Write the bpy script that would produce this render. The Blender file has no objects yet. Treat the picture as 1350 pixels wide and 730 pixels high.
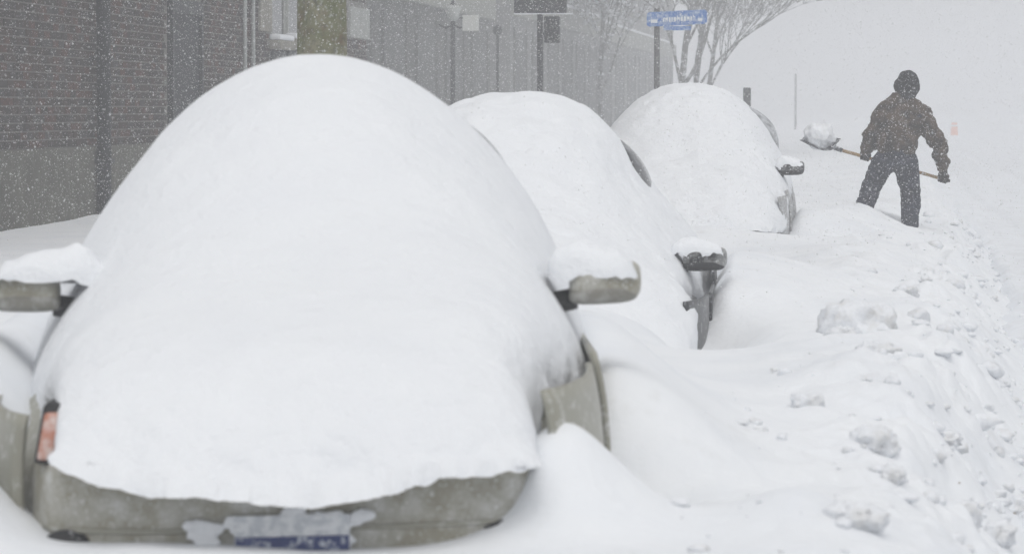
import bpy, bmesh, math, random
import numpy as np
from mathutils import Vector, Matrix

random.seed(7)
rng = np.random.default_rng(11)
R = math.radians
scene = bpy.context.scene
COL = scene.collection

# ------------------------------------------------------------------ camera
CAM = np.array([0.0, 0.0, 1.70])
F_PX = 4350.0            # focal length in pixels of the 1350 px wide photograph
YAW, PITCH = 6.3, -2.9   # degrees: left of the street direction, below the horizon
cam_d = bpy.data.cameras.new('camera')
cam = bpy.data.objects.new('camera', cam_d)
COL.objects.link(cam)
cam.location = CAM.tolist()
cam.rotation_euler = (R(90 + PITCH), 0, R(YAW))
cam_d.sensor_width = 36.0
cam_d.lens = 36.0 * F_PX / 1350.0
cam_d.clip_start = 0.1
cam_d.clip_end = 3000
cam_d.dof.use_dof = True
cam_d.dof.focus_distance = 30.0
cam_d.dof.aperture_fstop = 7.0
scene.camera = cam

# ------------------------------------------------------------------ sky, sun, exposure
SUN_EL, SUN_AZ = 62.0, -12.0
world = bpy.data.worlds.new('World')
scene.world = world
world.use_nodes = True
nt = world.node_tree
nt.nodes.clear()
sky = nt.nodes.new('ShaderNodeTexSky')
sky.sky_type = 'NISHITA'
sky.sun_disc = False
sky.sun_elevation = R(SUN_EL)
sky.sun_rotation = R(SUN_AZ + 180)
sky.dust_density = 6.0
sky.air_density = 1.0
hsv = nt.nodes.new('ShaderNodeHueSaturation')      # overcast: cloud takes the blue out
hsv.inputs['Saturation'].default_value = 0.16
mixs = nt.nodes.new('ShaderNodeMix'); mixs.data_type = 'RGBA'
mixs.inputs[0].default_value = 0.6                 # even cloud cover
mixs.inputs[7].default_value = (5.78, 5.82, 5.92, 1)
bg = nt.nodes.new('ShaderNodeBackground')
bg.inputs['Strength'].default_value = 0.108
wo = nt.nodes.new('ShaderNodeOutputWorld')
nt.links.new(sky.outputs[0], hsv.inputs['Color'])
nt.links.new(hsv.outputs[0], mixs.inputs[6])
nt.links.new(mixs.outputs[2], bg.inputs[0])
nt.links.new(bg.outputs[0], wo.inputs[0])

sun_d = bpy.data.lights.new('sun', 'SUN')
sun_d.energy = 0.65
sun_d.angle = R(60)
sun_d.color = (1.0, 0.97, 0.93)
sun = bpy.data.objects.new('sun', sun_d)
COL.objects.link(sun)
sun.location = (0, 0, 30)
sdir = Vector((math.sin(R(-SUN_AZ)) * math.cos(R(SUN_EL)), -math.cos(R(SUN_AZ)) * math.cos(R(SUN_EL)), math.sin(R(SUN_EL))))
sun.rotation_euler = sdir.to_track_quat('Z', 'Y').to_euler()

scene.view_settings.view_transform = 'Standard'
scene.view_settings.look = 'None'
scene.view_settings.gamma = 1.0
scene.view_settings.exposure = 0.22
scene.cycles.volume_bounces = 2
scene.cycles.max_bounces = 8
scene.cycles.use_denoising = True

# ------------------------------------------------------------------ helpers
cy, sy = math.cos(R(YAW)), math.sin(R(YAW))
cp, sp = math.cos(R(PITCH)), math.sin(R(PITCH))
FWD = np.array([-sy * cp, cy * cp, sp])
RIGHT = np.array([cy, sy, 0.0])
UP = np.cross(RIGHT, FWD)


def at(px, py, Y):
    """world point on the photograph's pixel (1350 px wide) at street distance Y"""
    d = FWD + RIGHT * ((px - 675.0) / F_PX) + UP * ((365.0 - py) / F_PX)
    return CAM + d * (Y / d[1])


def lerp(x, xs, ys):
    """smooth monotone curve through the given stations"""
    x = np.asarray(x, float)
    xs, ys = np.asarray(xs, float), np.asarray(ys, float)
    h = np.diff(xs)
    d = np.diff(ys) / h
    m = np.zeros_like(ys)
    m[0], m[-1] = d[0], d[-1]
    for i in range(1, len(ys) - 1):
        m[i] = 0.0 if d[i - 1] * d[i] <= 0 else 2 * d[i - 1] * d[i] / (d[i - 1] + d[i])
    i = np.clip(np.searchsorted(xs, x) - 1, 0, len(h) - 1)
    t = np.clip((x - xs[i]) / h[i], 0, 1)
    return ((2 * t**3 - 3 * t**2 + 1) * ys[i] + (t**3 - 2 * t**2 + t) * h[i] * m[i] + (-2 * t**3 + 3 * t**2) * ys[i + 1] + (t**3 - t**2) * h[i] * m[i + 1])


def smooth(x, a, b):
    t = np.clip((x - a) / (b - a), 0, 1)
    return t * t * (3 - 2 * t)


def _hash(ix, iy, iz, seed):
    h = (ix.astype(np.int64) * 374761393 + iy.astype(np.int64) * 668265263 + iz.astype(np.int64) * 2147483647 + seed * 974634777)
    h = (h ^ (h >> 13)) * 1274126177
    h = h ^ (h >> 16)
    return (h & 0xFFFFF) / float(0xFFFFF)


def vnoise(x, y, z=0.0, seed=0):
    x, y, z = np.broadcast_arrays(np.asarray(x, float), np.asarray(y, float), np.asarray(z, float))
    fx, fy, fz = np.floor(x), np.floor(y), np.floor(z)
    tx, ty, tz = x - fx, y - fy, z - fz
    tx, ty, tz = [t * t * t * (t * (t * 6 - 15) + 10) for t in (tx, ty, tz)]
    r = 0
    for dx in (0, 1):
        for dy in (0, 1):
            for dz in (0, 1):
                w = (tx if dx else 1 - tx) * (ty if dy else 1 - ty) * (tz if dz else 1 - tz)
                r = r + w * _hash(fx + dx, fy + dy, fz + dz, seed)
    return r * 2 - 1


def fbm(x, y, z=0.0, octaves=4, seed=0, gain=0.5):
    a, f, r = 1.0, 1.0, 0
    for o in range(octaves):
        r = r + a * vnoise(np.asarray(x) * f, np.asarray(y) * f, np.asarray(z) * f, seed + o * 17)
        a *= gain
        f *= 2.03
    return r


def shade_smooth(me):
    me.polygons.foreach_set('use_smooth', np.ones(len(me.polygons), dtype=bool))


def link(name, me, mat=None, parent=None, smooth_=True):
    if mat is not None and not me.materials:
        for m in (mat if isinstance(mat, (list, tuple)) else [mat]):
            me.materials.append(m)
    if smooth_:
        shade_smooth(me)
    o = bpy.data.objects.new(name, me)
    COL.objects.link(o)
    if parent is not None:
        o.parent = parent
    return o


def mesh(verts, faces, name='mesh'):
    me = bpy.data.meshes.new(name)
    me.from_pydata([tuple(map(float, v)) for v in verts], [], faces)
    me.update()
    return me


def grid_mesh(V, name='grid', close_v=False):
    """V: (n, m, 3) array -> quad sheet"""
    n, m, _ = V.shape
    me = bpy.data.meshes.new(name)
    idx = np.arange(n * m).reshape(n, m)
    if close_v:
        idx = np.concatenate([idx, idx[:, :1]], axis=1)
    q = np.stack([idx[:-1, :-1], idx[:-1, 1:], idx[1:, 1:], idx[1:, :-1]], axis=-1).reshape(-1, 4)
    me.vertices.add(n * m)
    me.vertices.foreach_set('co', V.reshape(-1).astype(np.float32))
    me.loops.add(q.size)
    me.loops.foreach_set('vertex_index', q.reshape(-1).astype(np.int32))
    me.polygons.add(len(q))
    me.polygons.foreach_set('loop_start', (np.arange(len(q)) * 4).astype(np.int32))
    me.update(calc_edges=True)
    me.validate()
    return me


class MB:
    """collects boxes, tubes and lofts into one mesh"""
    def __init__(s):
        s.v, s.f = [], []

    def add(s, verts, faces):
        b = len(s.v)
        s.v += [tuple(map(float, v)) for v in verts]
        s.f += [tuple(b + i for i in f) for f in faces]
        return s

    def box(s, lo, hi):
        x0, y0, z0 = lo
        x1, y1, z1 = hi
        return s.add([(x0, y0, z0), (x1, y0, z0), (x1, y1, z0), (x0, y1, z0), (x0, y0, z1), (x1, y0, z1), (x1, y1, z1), (x0, y1, z1)],
                     [(0, 3, 2, 1), (4, 5, 6, 7), (0, 1, 5, 4), (1, 2, 6, 5), (2, 3, 7, 6), (3, 0, 4, 7)])

    def tube(s, pts, rad, n=10, caps=True):
        pts = [Vector(p) for p in pts]
        if not hasattr(rad, '__len__'):
            rad = [rad] * len(pts)
        b = len(s.v)
        up = None
        for i, p in enumerate(pts):
            t = (pts[min(i + 1, len(pts) - 1)] - pts[max(i - 1, 0)]).normalized()
            if up is None:
                up = Vector((0, 0, 1)) if abs(t.z) < 0.9 else Vector((1, 0, 0))
            a = t.cross(up).normalized()
            c = a.cross(t).normalized()
            up = c
            for k in range(n):
                an = 2 * math.pi * k / n
                q = p + (a * math.cos(an) + c * math.sin(an)) * rad[i]
                s.v.append(tuple(q))
        for i in range(len(pts) - 1):
            for k in range(n):
                k2 = (k + 1) % n
                s.f.append((b + i * n + k, b + (i + 1) * n + k, b + (i + 1) * n + k2, b + i * n + k2))
        if caps:
            s.f.append(tuple(b + k for k in range(n)))
            e = b + (len(pts) - 1) * n
            s.f.append(tuple(e + k for k in reversed(range(n))))
        return s

    def ball(s, c, r, n=10, m=8, rot=None):
        c = Vector(c)
        if not hasattr(r, '__len__'):
            r = (r, r, r)
        vs, fs = [], []
        for i in range(m + 1):
            th = math.pi * i / m
            for k in range(n):
                ph = 2 * math.pi * k / n
                p = Vector((r[0] * math.sin(th) * math.cos(ph), r[1] * math.sin(th) * math.sin(ph), r[2] * math.cos(th)))
                if rot is not None:
                    p = rot @ p
                vs.append(c + p)
        for i in range(m):
            for k in range(n):
                k2 = (k + 1) % n
                fs.append((i * n + k, (i + 1) * n + k, (i + 1) * n + k2, i * n + k2))
        return s.add(vs, fs)

    def mesh(s):
        return mesh(s.v, s.f)

    def build(s, name, mat, parent=None, smooth_=False, bevel=0.0):
        me = s.mesh()
        bm = bmesh.new()
        bm.from_mesh(me)
        if bevel:
            bmesh.ops.bevel(bm, geom=bm.edges[:], offset=bevel, segments=2, affect='EDGES', profile=0.6)
        bmesh.ops.recalc_face_normals(bm, faces=bm.faces[:])
        bm.to_mesh(me)
        bm.free()
        return link(name, me, mat, parent, smooth_)


def empty(name, loc, rz=0.0):
    o = bpy.data.objects.new(name, None)
    COL.objects.link(o)
    o.location = tuple(map(float, loc))
    o.rotation_euler = (0, 0, rz)
    o.empty_display_size = 0.1
    return o


def tag(o, label=None, cat=None, group=None, kind=None):
    if label: o['label'] = label
    if cat: o['category'] = cat
    if group: o['group'] = group
    if kind: o['kind'] = kind
    return o


def fuse(name, mb, mat, parent, voxel=0.014, smooth_it=6, wrinkle=0.0, wscale=9.0, seed=0, loc=None, fold=None):
    me = mb.mesh()
    o = bpy.data.objects.new(name, me)
    COL.objects.link(o)
    rm = o.modifiers.new('fuse', 'REMESH'); rm.mode = 'VOXEL'; rm.voxel_size = voxel
    sm = o.modifiers.new('soften', 'SMOOTH'); sm.factor = 0.5; sm.iterations = smooth_it
    dg = bpy.context.evaluated_depsgraph_get()
    ev = o.evaluated_get(dg)
    me2 = bpy.data.meshes.new_from_object(ev)
    bpy.data.objects.remove(o)
    nv = len(me2.vertices)
    co = np.empty(nv * 3, np.float32); me2.vertices.foreach_get('co', co); co = co.reshape(-1, 3).astype(float)
    no = np.empty(nv * 3, np.float32); me2.vertex_normals.foreach_get('vector', no); no = no.reshape(-1, 3).astype(float)
    if wrinkle:
        w_ = fbm(co[:, 0] * wscale, co[:, 1] * wscale, co[:, 2] * wscale * 1.7, 3, seed)
        w_ = w_ + 0.7 * (1 - 2 * np.abs(vnoise(co[:, 0] * wscale * 0.9, co[:, 1] * wscale * 0.9, co[:, 2] * wscale * 2.2, seed + 4)))
        co = co + no * (wrinkle * w_)[:, None]
    if loc is not None:
        co = co - np.array(loc)[None]
    me2.vertices.foreach_set('co', co.reshape(-1).astype(np.float32))
    me2.update()
    me2.materials.clear()
    return link(name, me2, mat, parent)


# ------------------------------------------------------------------ materials
def material(name, color, rough=0.7, spec=0.3, metal=0.0, noise=None, bump=None, transmission=0.0, coat=0.0):
    """noise = (other colour, scale, lo, hi); bump = (scale, strength, distance)"""
    m = bpy.data.materials.new(name)
    m.use_nodes = True
    t = m.node_tree
    b = t.nodes['Principled BSDF']
    b.inputs['Base Color'].default_value = (*color, 1)
    b.inputs['Roughness'].default_value = rough
    b.inputs['Specular IOR Level'].default_value = spec
    b.inputs['Metallic'].default_value = metal
    b.inputs['Transmission Weight'].default_value = transmission
    b.inputs['Coat Weight'].default_value = coat
    tc = t.nodes.new('ShaderNodeTexCoord')
    if noise:
        layers = noise if isinstance(noise, list) else [noise]
        prev = None
        for (c2, sc, lo, hi) in layers:
            n = t.nodes.new('ShaderNodeTexNoise')
            n.inputs['Scale'].default_value = sc
            n.inputs['Detail'].default_value = 5
            n.inputs['Roughness'].default_value = 0.6
            r = t.nodes.new('ShaderNodeMapRange')
            r.inputs['From Min'].default_value = lo
            r.inputs['From Max'].default_value = hi
            mx = t.nodes.new('ShaderNodeMix')
            mx.data_type = 'RGBA'
            t.links.new(tc.outputs['Object'], n.inputs['Vector'])
            t.links.new(n.outputs['Fac'], r.inputs['Value'])
            t.links.new(r.outputs['Result'], mx.inputs[0])
            if prev is None:
                mx.inputs[6].default_value = (*color, 1)
            else:
                t.links.new(prev, mx.inputs[6])
            mx.inputs[7].default_value = (*c2, 1)
            prev = mx.outputs[2]
        t.links.new(prev, b.inputs['Base Color'])
    if bump:
        prevn = None
        for (sc, st, di) in (bump if isinstance(bump, list) else [bump]):
            n = t.nodes.new('ShaderNodeTexNoise')
            n.inputs['Scale'].default_value = sc
            n.inputs['Detail'].default_value = 6
            bp = t.nodes.new('ShaderNodeBump')
            bp.inputs['Strength'].default_value = st
            bp.inputs['Distance'].default_value = di
            t.links.new(tc.outputs['Object'], n.inputs['Vector'])
            t.links.new(n.outputs['Fac'], bp.inputs['Height'])
            if prevn is not None:
                t.links.new(prevn, bp.inputs['Normal'])
            prevn = bp.outputs['Normal']
        t.links.new(prevn, b.inputs['Normal'])
    return m


SNOWC = (0.805, 0.825, 0.85)
M = {}
M['snow'] = material('fresh_snow', SNOWC, 0.9, 0.15, noise=((0.78, 0.80, 0.83), 3.0, 0.35, 0.7), bump=[(5, 0.45, 0.05), (17, 0.45, 0.025), (60, 0.5, 0.010), (220, 0.5, 0.004)])
M['ground'] = material('drifted_snow', (0.795, 0.815, 0.84), 0.9, 0.15,
                       noise=[((0.74, 0.765, 0.80), 1.3, 0.45, 0.7), ((0.70, 0.71, 0.72), 5.0, 0.60, 0.8)], bump=[(5, 0.35, 0.04), (30, 0.4, 0.012), (150, 0.4, 0.004)])
M['clod'] = material('dirty_snow_clod', (0.77, 0.79, 0.82), 0.95, 0.1, noise=((0.63, 0.63, 0.62), 9.0, 0.50, 0.75), bump=[(25, 0.6, 0.02), (120, 0.5, 0.006)])
M['dirt'] = material('road_grit', (0.30, 0.24, 0.18), 0.95, 0.1)
M['road'] = material('packed_snow', (0.76, 0.785, 0.82), 0.85, 0.2, noise=[((0.69, 0.705, 0.73), 2.5, 0.45, 0.7), ((0.60, 0.59, 0.58), 14.0, 0.62, 0.8)], bump=[(12, 0.4, 0.03), (60, 0.4, 0.01)])
M['flake'] = material('snowflake', (0.95, 0.955, 0.965), 0.9, 0.1)
_t = M['flake'].node_tree                       # thin ice lets light through
_tr = _t.nodes.new('ShaderNodeBsdfTranslucent'); _tr.inputs[0].default_value = (0.98, 0.98, 0.99, 1)
_mx = _t.nodes.new('ShaderNodeMixShader'); _mx.inputs[0].default_value = 0.6
_t.links.new(_t.nodes['Principled BSDF'].outputs[0], _mx.inputs[1]); _t.links.new(_tr.outputs[0], _mx.inputs[2])
_t.links.new(_mx.outputs[0], _t.nodes['Material Output'].inputs[0])

# ------------------------------------------------------------------ ground
CARS = [  # front centre x, y, yaw deg (toward the camera), half width
    dict(x=-1.51, y=8.42, yaw=7.8, w=0.86, L=4.2),
    dict(x=-1.78, y=16.75, yaw=2.0, w=0.88, L=4.4),
    dict(x=-1.70, y=28.2, yaw=0.5, w=0.92, L=4.7),
]


def local(c, X, Y):
    th = R(c['yaw'])
    dx, dy = X - c['x'], Y - c['y']
    return dx * math.cos(th) + dy * math.sin(th), -dx * math.sin(th) + dy * math.cos(th)


def road_edge(Y):
    return 0.30 + 0.024 * np.minimum(Y, 36) + 0.10 * vnoise(Y * 0.55, 3.3, 0, 5) + 0.05 * vnoise(Y * 1.9, 8.3, 0, 6)


def ridge(X, Y, x0, y0, x1, y1, h, wa, wb):
    """a drift crest from (x0,y0) to (x1,y1); wa / wb are its widths on the two sides"""
    dx, dy = x1 - x0, y1 - y0
    L = math.hypot(dx, dy)
    t = ((X - x0) * dx + (Y - y0) * dy) / (L * L)
    d = ((X - x0) * dy - (Y - y0) * dx) / L
    w = np.where(d > 0, wa, wb)
    end = np.clip(np.maximum(-t, t - 1) * L, 0, None)
    return h * np.exp(-(d / w) ** 2) * np.exp(-(end / 0.35) ** 2)


def ground_z(X, Y, fine=True):
    z = 0.56 + 0.05 * fbm(X * 0.5, Y * 0.22, 0, 3, 1)
    z = z + 0.05 * smooth(X, -2.6, -4.0)                        # pavement side, towards the houses
    z = z + 0.035 * np.exp(-((X - 0.05) / 0.5) ** 2) * smooth(Y, 7, 14)       # crest of the bank
    z = z + 0.05 * np.exp(-((X + 0.25) / 0.5) ** 2 - ((Y - 25) / 3) ** 2)
    # wind-blown drifts round the cars
    c = CARS[0]
    z = z + 0.04 * smooth(X, -2.0, -0.9) * np.exp(-((Y - 8.2) / 0.8) ** 2)
    z = z + 0.25 * np.exp(-((X + 0.84) / 0.20) ** 2 - ((Y - 8.86) / 0.32) ** 2)
    z = z + ridge(X, Y, -0.80, 8.85, -0.20, 8.9, 0.07, 0.28, 0.14)
    a, s = local(c, X, Y)
    z = z + 0.36 * np.exp(-((a - 0.94) / np.where(a > 0.94, 0.36, 0.2)) ** 2) * smooth(s, 0.95, 1.6) * (1 - smooth(s, 4.0, 6.5))
    z = z + 0.44 * np.exp(-((a + 1.02) / 0.3) ** 2) * smooth(s, 0.4, 1.05) * (1 - smooth(s, 4.0, 6.5))
    z = z + 0.38 * np.exp(-((a + 1.02) / 0.22) ** 2 - ((s - 0.20) / 0.38) ** 2)
    c = CARS[1]
    a, s = local(c, X, Y)
    z = z + 0.20 * np.exp(-((a + 0.15) / 0.75) ** 2) * np.exp(-((s + 0.15) / 0.75) ** 2)
    z = z + 0.24 * np.exp(-((a - 1.05) / np.where(a > 1.05, 0.55, 0.14)) ** 2) * smooth(s, 0.7, 2.0) * (1 - smooth(s, 4.0, 7.0))
    z = z - 0.27 * np.exp(-((a - 0.95) / 0.24) ** 2 - ((s - 0.05) / 0.80) ** 2)
    c = CARS[2]
    a, s = local(c, X, Y)
    z = z + 0.12 * np.exp(-((a - 0.3) / 1.1) ** 2) * np.exp(-((s + 0.5) / 0.8) ** 2)
    z = z + 0.24 * np.exp(-((a - 1.06) / np.where(a > 1.06, 0.5, 0.14)) ** 2) * smooth(s, 0.6, 1.9) * (1 - smooth(s, 2.5, 5.5))
    # the heap where the man is digging
    z = z + 0.14 * np.exp(-((X + 0.25) / 0.40) ** 2 - ((Y - 33.0) / 1.6) ** 2)
    # sastrugi and rough shovelled snow on the bank
    if fine:
        m = smooth(X, -0.75, -0.1)
        z = z + m * 0.040 * fbm(X * 2.2 + Y * 0.5, Y * 1.1, 0, 4, 21)
        z = z + m * 0.045 * (0.55 - np.abs(vnoise(X * 1.3 + Y * 0.35, Y * 0.75 - X * 0.4, 0, 23)))
        z = z + m * 0.020 * (0.5 - np.abs(vnoise(X * 4.1 + Y * 0.8, Y * 2.2 - X, 0, 27)))
        z = z + 0.006 * fbm(X * 3.0 + Y * 1.1, Y * 0.9 - X * 0.7, 0, 3, 31)
        m3 = np.exp(-((X - (road_edge(Y) - 0.25)) / 0.38) ** 2)
        z = z + m3 * 0.075 * np.clip(fbm(X * 3.2, Y * 2.1, 0, 4, 43, 0.55) - 0.1, 0, None)
        m2 = np.exp(-((X - (road_edge(Y) - 0.12)) / 0.30) ** 2)
        lump = np.clip(fbm(X * 7, Y * 5, 0, 4, 41), 0, None)
        z = z + m2 * 0.06 * lump
    # step down to the cleared lane
    e = road_edge(Y)
    z = z - 0.14 * smooth(X, -0.15, e - 0.05) * (1 - smooth(X, 8.0, 8.8))
    k = smooth(X, e - 0.42, e + 0.18)
    far = smooth(X, 8.0, 8.8)
    z = z * (1 - k * (1 - far)) + 0.08 * k * (1 - far)
    return z


def road_z(X, Y):
    z = 0.17 + 0.012 * fbm(X * 2.0, Y * 0.6, 0, 4, 51)
    for c in (0.98, 1.75, 3.1, 5.2, 6.7):
        z = z - 0.035 * np.exp(-((X - c + 0.08 * np.sin(Y * 0.13)) / 0.13) ** 2)
    z = z + 0.02 * np.exp(-((X - 1.2) / 0.1) ** 2)
    z = z + 0.02 * np.clip(fbm(X * 6, Y * 3.5, 0, 4, 61), 0, None)
    z = z - 0.11 * smooth(X, road_edge(Y) + 0.16, road_edge(Y) - 0.06)
    return z


def axis(parts):
    out = []
    for a, b, n in parts:
        out += list(np.linspace(a, b, n, endpoint=False))
    out.append(parts[-1][1])
    return np.array(out)


xs = axis([(-160, -20, 14), (-20, -8, 24), (-8, -3, 60), (-3, -1.0, 90), (-1.0, 1.3, 190), (1.3, 9, 30), (9, 30, 20), (30, 160, 12)])
ys = axis([(-6, 5, 22), (5, 7.6, 40), (7.6, 13, 230), (13, 22, 240), (22, 36, 230), (36, 60, 120), (60, 120, 60), (120, 560, 40)])
GX, GY = np.meshgrid(xs, ys)
V = np.stack([GX, GY, ground_z(GX, GY)], axis=-1)
tag(link('ground', grid_mesh(V), M['ground']), kind='structure')
xs = axis([(0.35, 2.2, 90), (2.2, 8.6, 80)])
ys = axis([(-6, 9, 30), (9, 20, 160), (20, 45, 200), (45, 100, 90), (100, 556, 60)])
GX, GY = np.meshgrid(xs, ys)
V = np.stack([GX, GY, road_z(GX, GY)], axis=-1)
tag(link('road', grid_mesh(V), M['road']), kind='structure')


def ground_hit(px, py):
    d = FWD + RIGHT * ((px - 675.0) / F_PX) + UP * ((365.0 - py) / F_PX)
    Yv = np.linspace(6, 60, 3000)
    P = CAM[None] + d[None] * (Yv / d[1])[:, None]
    g = np.maximum(ground_z(P[:, 0], Yv, False), np.where((P[:, 0] > road_edge(Yv)), 0.17, 0))
    i = int(np.argmax(P[:, 2] < g))
    return P[i]


# ------------------------------------------------------------------ haze: the blowing snow in the air
hz = MB().box((-170, -8, -1.0), (170, 566, 13.0)).build('haze', None)
hm = bpy.data.materials.new('haze_air')
hm.use_nodes = True
hn = hm.node_tree
hn.nodes.clear()
ho = hn.nodes.new('ShaderNodeOutputMaterial')
hv = hn.nodes.new('ShaderNodeVolumePrincipled')
hv.inputs['Color'].default_value = (0.90, 0.91, 0.93, 1)
hv.inputs['Density'].default_value = 0.0070
hv.inputs['Anisotropy'].default_value = 0.0
hn.links.new(hv.outputs[0], ho.inputs['Volume'])
hz.data.materials.append(hm)
tag(hz, kind='stuff', label='blowing snow haze filling the street', cat='haze')


# ------------------------------------------------------------------ parked cars and their snow
def paint(name, color, rough=0.35):
    """car paint with rime and blown snow caked on it"""
    return material(name, color, rough, 0.4, noise=[((color[0] * .8, color[1] * .8, color[2] * .78), 4, 0.4, 0.7), ((0.60, 0.61, 0.60), 11.0, 0.42, 0.85), ((0.76, 0.78, 0.80), 90, 0.56, 0.78)],
                    bump=(60, 0.35, 0.008))


M['beige'] = paint('beige_paint', (0.30, 0.285, 0.225))
M['beige_door'] = material('beige_door_paint', (0.30, 0.295, 0.245), 0.4, 0.4, noise=((0.62, 0.63, 0.62), 30, 0.55, 0.75))
M['mirror_low'] = material('mirror_lower_shell', (0.20, 0.195, 0.17), 0.45, 0.4, noise=((0.42, 0.42, 0.41), 20, 0.5, 0.8))
M['black'] = paint('black_paint', (0.012, 0.013, 0.016))
M['black_plain'] = material('black_door_paint', (0.02, 0.022, 0.026), 0.35, 0.5, noise=((0.45, 0.47, 0.50), 40, 0.56, 0.74))
M['grey'] = material('grey_paint', (0.30, 0.30, 0.30), 0.4, 0.4, noise=((0.66, 0.68, 0.7), 40, 0.48, 0.66))
M['plastic'] = material('black_plastic', (0.014, 0.014, 0.016), 0.55, 0.4, noise=((0.5, 0.5, 0.52), 40, 0.58, 0.72))
M['glass'] = material('dark_car_glass', (0.045, 0.05, 0.058), 0.12, 0.6, noise=((0.50, 0.52, 0.55), 14, 0.42, 0.75))
M['glass_dark'] = material('clear_dark_glass', (0.03, 0.033, 0.038), 0.15, 0.5, noise=((0.30, 0.31, 0.33), 10, 0.5, 0.8))
M['glass_frost'] = material('frosted_car_glass', (0.16, 0.17, 0.18), 0.3, 0.5, noise=((0.58, 0.60, 0.63), 10, 0.38, 0.72))
M['rubber'] = material('tyre_rubber', (0.02, 0.02, 0.02), 0.9, 0.2)
M['rim'] = material('alloy_rim', (0.35, 0.35, 0.36), 0.35, 0.5, metal=0.8)
M['amber'] = material('amber_lens', (0.42, 0.17, 0.11), 0.3, 0.4, noise=[((0.60, 0.55, 0.53), 24, 0.42, 0.68)])
M['lamp'] = material('clear_lamp_lens', (0.38, 0.38, 0.36), 0.15, 0.5, noise=((0.7, 0.7, 0.7), 30, 0.5, 0.7))
M['plate'] = material('plate_white', (0.55, 0.58, 0.62), 0.4, 0.4, noise=((0.78, 0.8, 0.82), 40, 0.45, 0.6))
M['plate_blue'] = material('plate_blue', (0.025, 0.045, 0.16), 0.4, 0.4, noise=((0.6, 0.64, 0.7), 45, 0.55, 0.68))
M['seal'] = material('black_rubber_trim', (0.015, 0.015, 0.016), 0.6, 0.3)


def sect(n_pts, hw, zb, zt, e=3.2, lean=0.0):
    """closed rounded cross-section of the bodywork (lateral, z)"""
    an = np.linspace(0, 2 * np.pi, n_pts, endpoint=False)
    c, s = np.cos(an), np.sin(an)
    x = np.sign(c) * np.abs(c) ** (2 / e) * hw
    z = (zb + zt) / 2 + np.sign(s) * np.abs(s) ** (2 / e) * (zt - zb) / 2
    x = x * (1 - lean * (z - zb) / (zt - zb))
    return x, z


def loft(name, rows, mat, parent, n=40, e=3.2):
    """rows: (s, half width, z bottom, z top, lean[, front bow])"""
    V = np.zeros((len(rows), n, 3))
    for i, r in enumerate(rows):
        x, z = sect(n, r[1], r[2], r[3], e, r[4])
        bow = r[5] if len(r) > 5 else 0.0
        V[i, :, 0], V[i, :, 1], V[i, :, 2] = x, r[0] + bow * (x / max(r[1], 1e-3)) ** 2, z
    me = grid_mesh(V, close_v=True)
    bm = bmesh.new(); bm.from_mesh(me)
    bm.verts.ensure_lookup_table()
    for i in (0, len(rows) - 1):
        try:
            bm.faces.new([bm.verts[i * n + k] for k in range(n)])
        except ValueError:
            pass
    bmesh.ops.recalc_face_normals(bm, faces=bm.faces[:])
    bm.to_mesh(me); bm.free()
    return link(name, me, mat, parent)


def rounded(name, lo, hi, mat, parent, bevel=0.02, smooth_=True, taper=None):
    mb = MB().box(lo, hi)
    if taper:
        mb.v = [taper(v) for v in mb.v]
    me = mb.mesh()
    bm = bmesh.new(); bm.from_mesh(me)
    bmesh.ops.bevel(bm, geom=bm.edges[:], offset=bevel, segments=4, affect='EDGES', profile=0.5)
    bmesh.ops.recalc_face_normals(bm, faces=bm.faces[:])
    bm.to_mesh(me); bm.free()
    return link(name, me, mat, parent, smooth_)


def cover_fn(P):
    """snow surface over a car: returns z and half width functions in local (lateral u in -1..1, s)"""
    def f(u, s):
        w = lerp(s, P['ws'], P['w'])
        if 'wr' in P:
            w = w * np.where(u > 0, lerp(s, P['ws'], P['wr']), 1.0)
        h = lerp(s, P['hs'], P['h'])
        zl = lerp(s, P['zs'], P['zl'])
        zr = lerp(s, P['zs'], P['zr'])
        ub = 0.5 + 0.5 * u
        zb = zl * (1 - ub) + zr * ub
        au = np.sqrt(u * u + 0.004) - 0.0632
        au = np.clip(au / (math.sqrt(1.004) - 0.0632), 0, 1)
        k = 1 - smooth(s, 0.15, 1.9)
        pp = P['p'] + (P.get('pf', P['p']) - P['p']) * k
        qq = P['q'] + (P.get('qf', P['q']) - P['q']) * k
        prof = np.clip(1 - au ** pp, 0, 1) ** (1 / qq)
        return w, zb, h, prof
    return f


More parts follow.
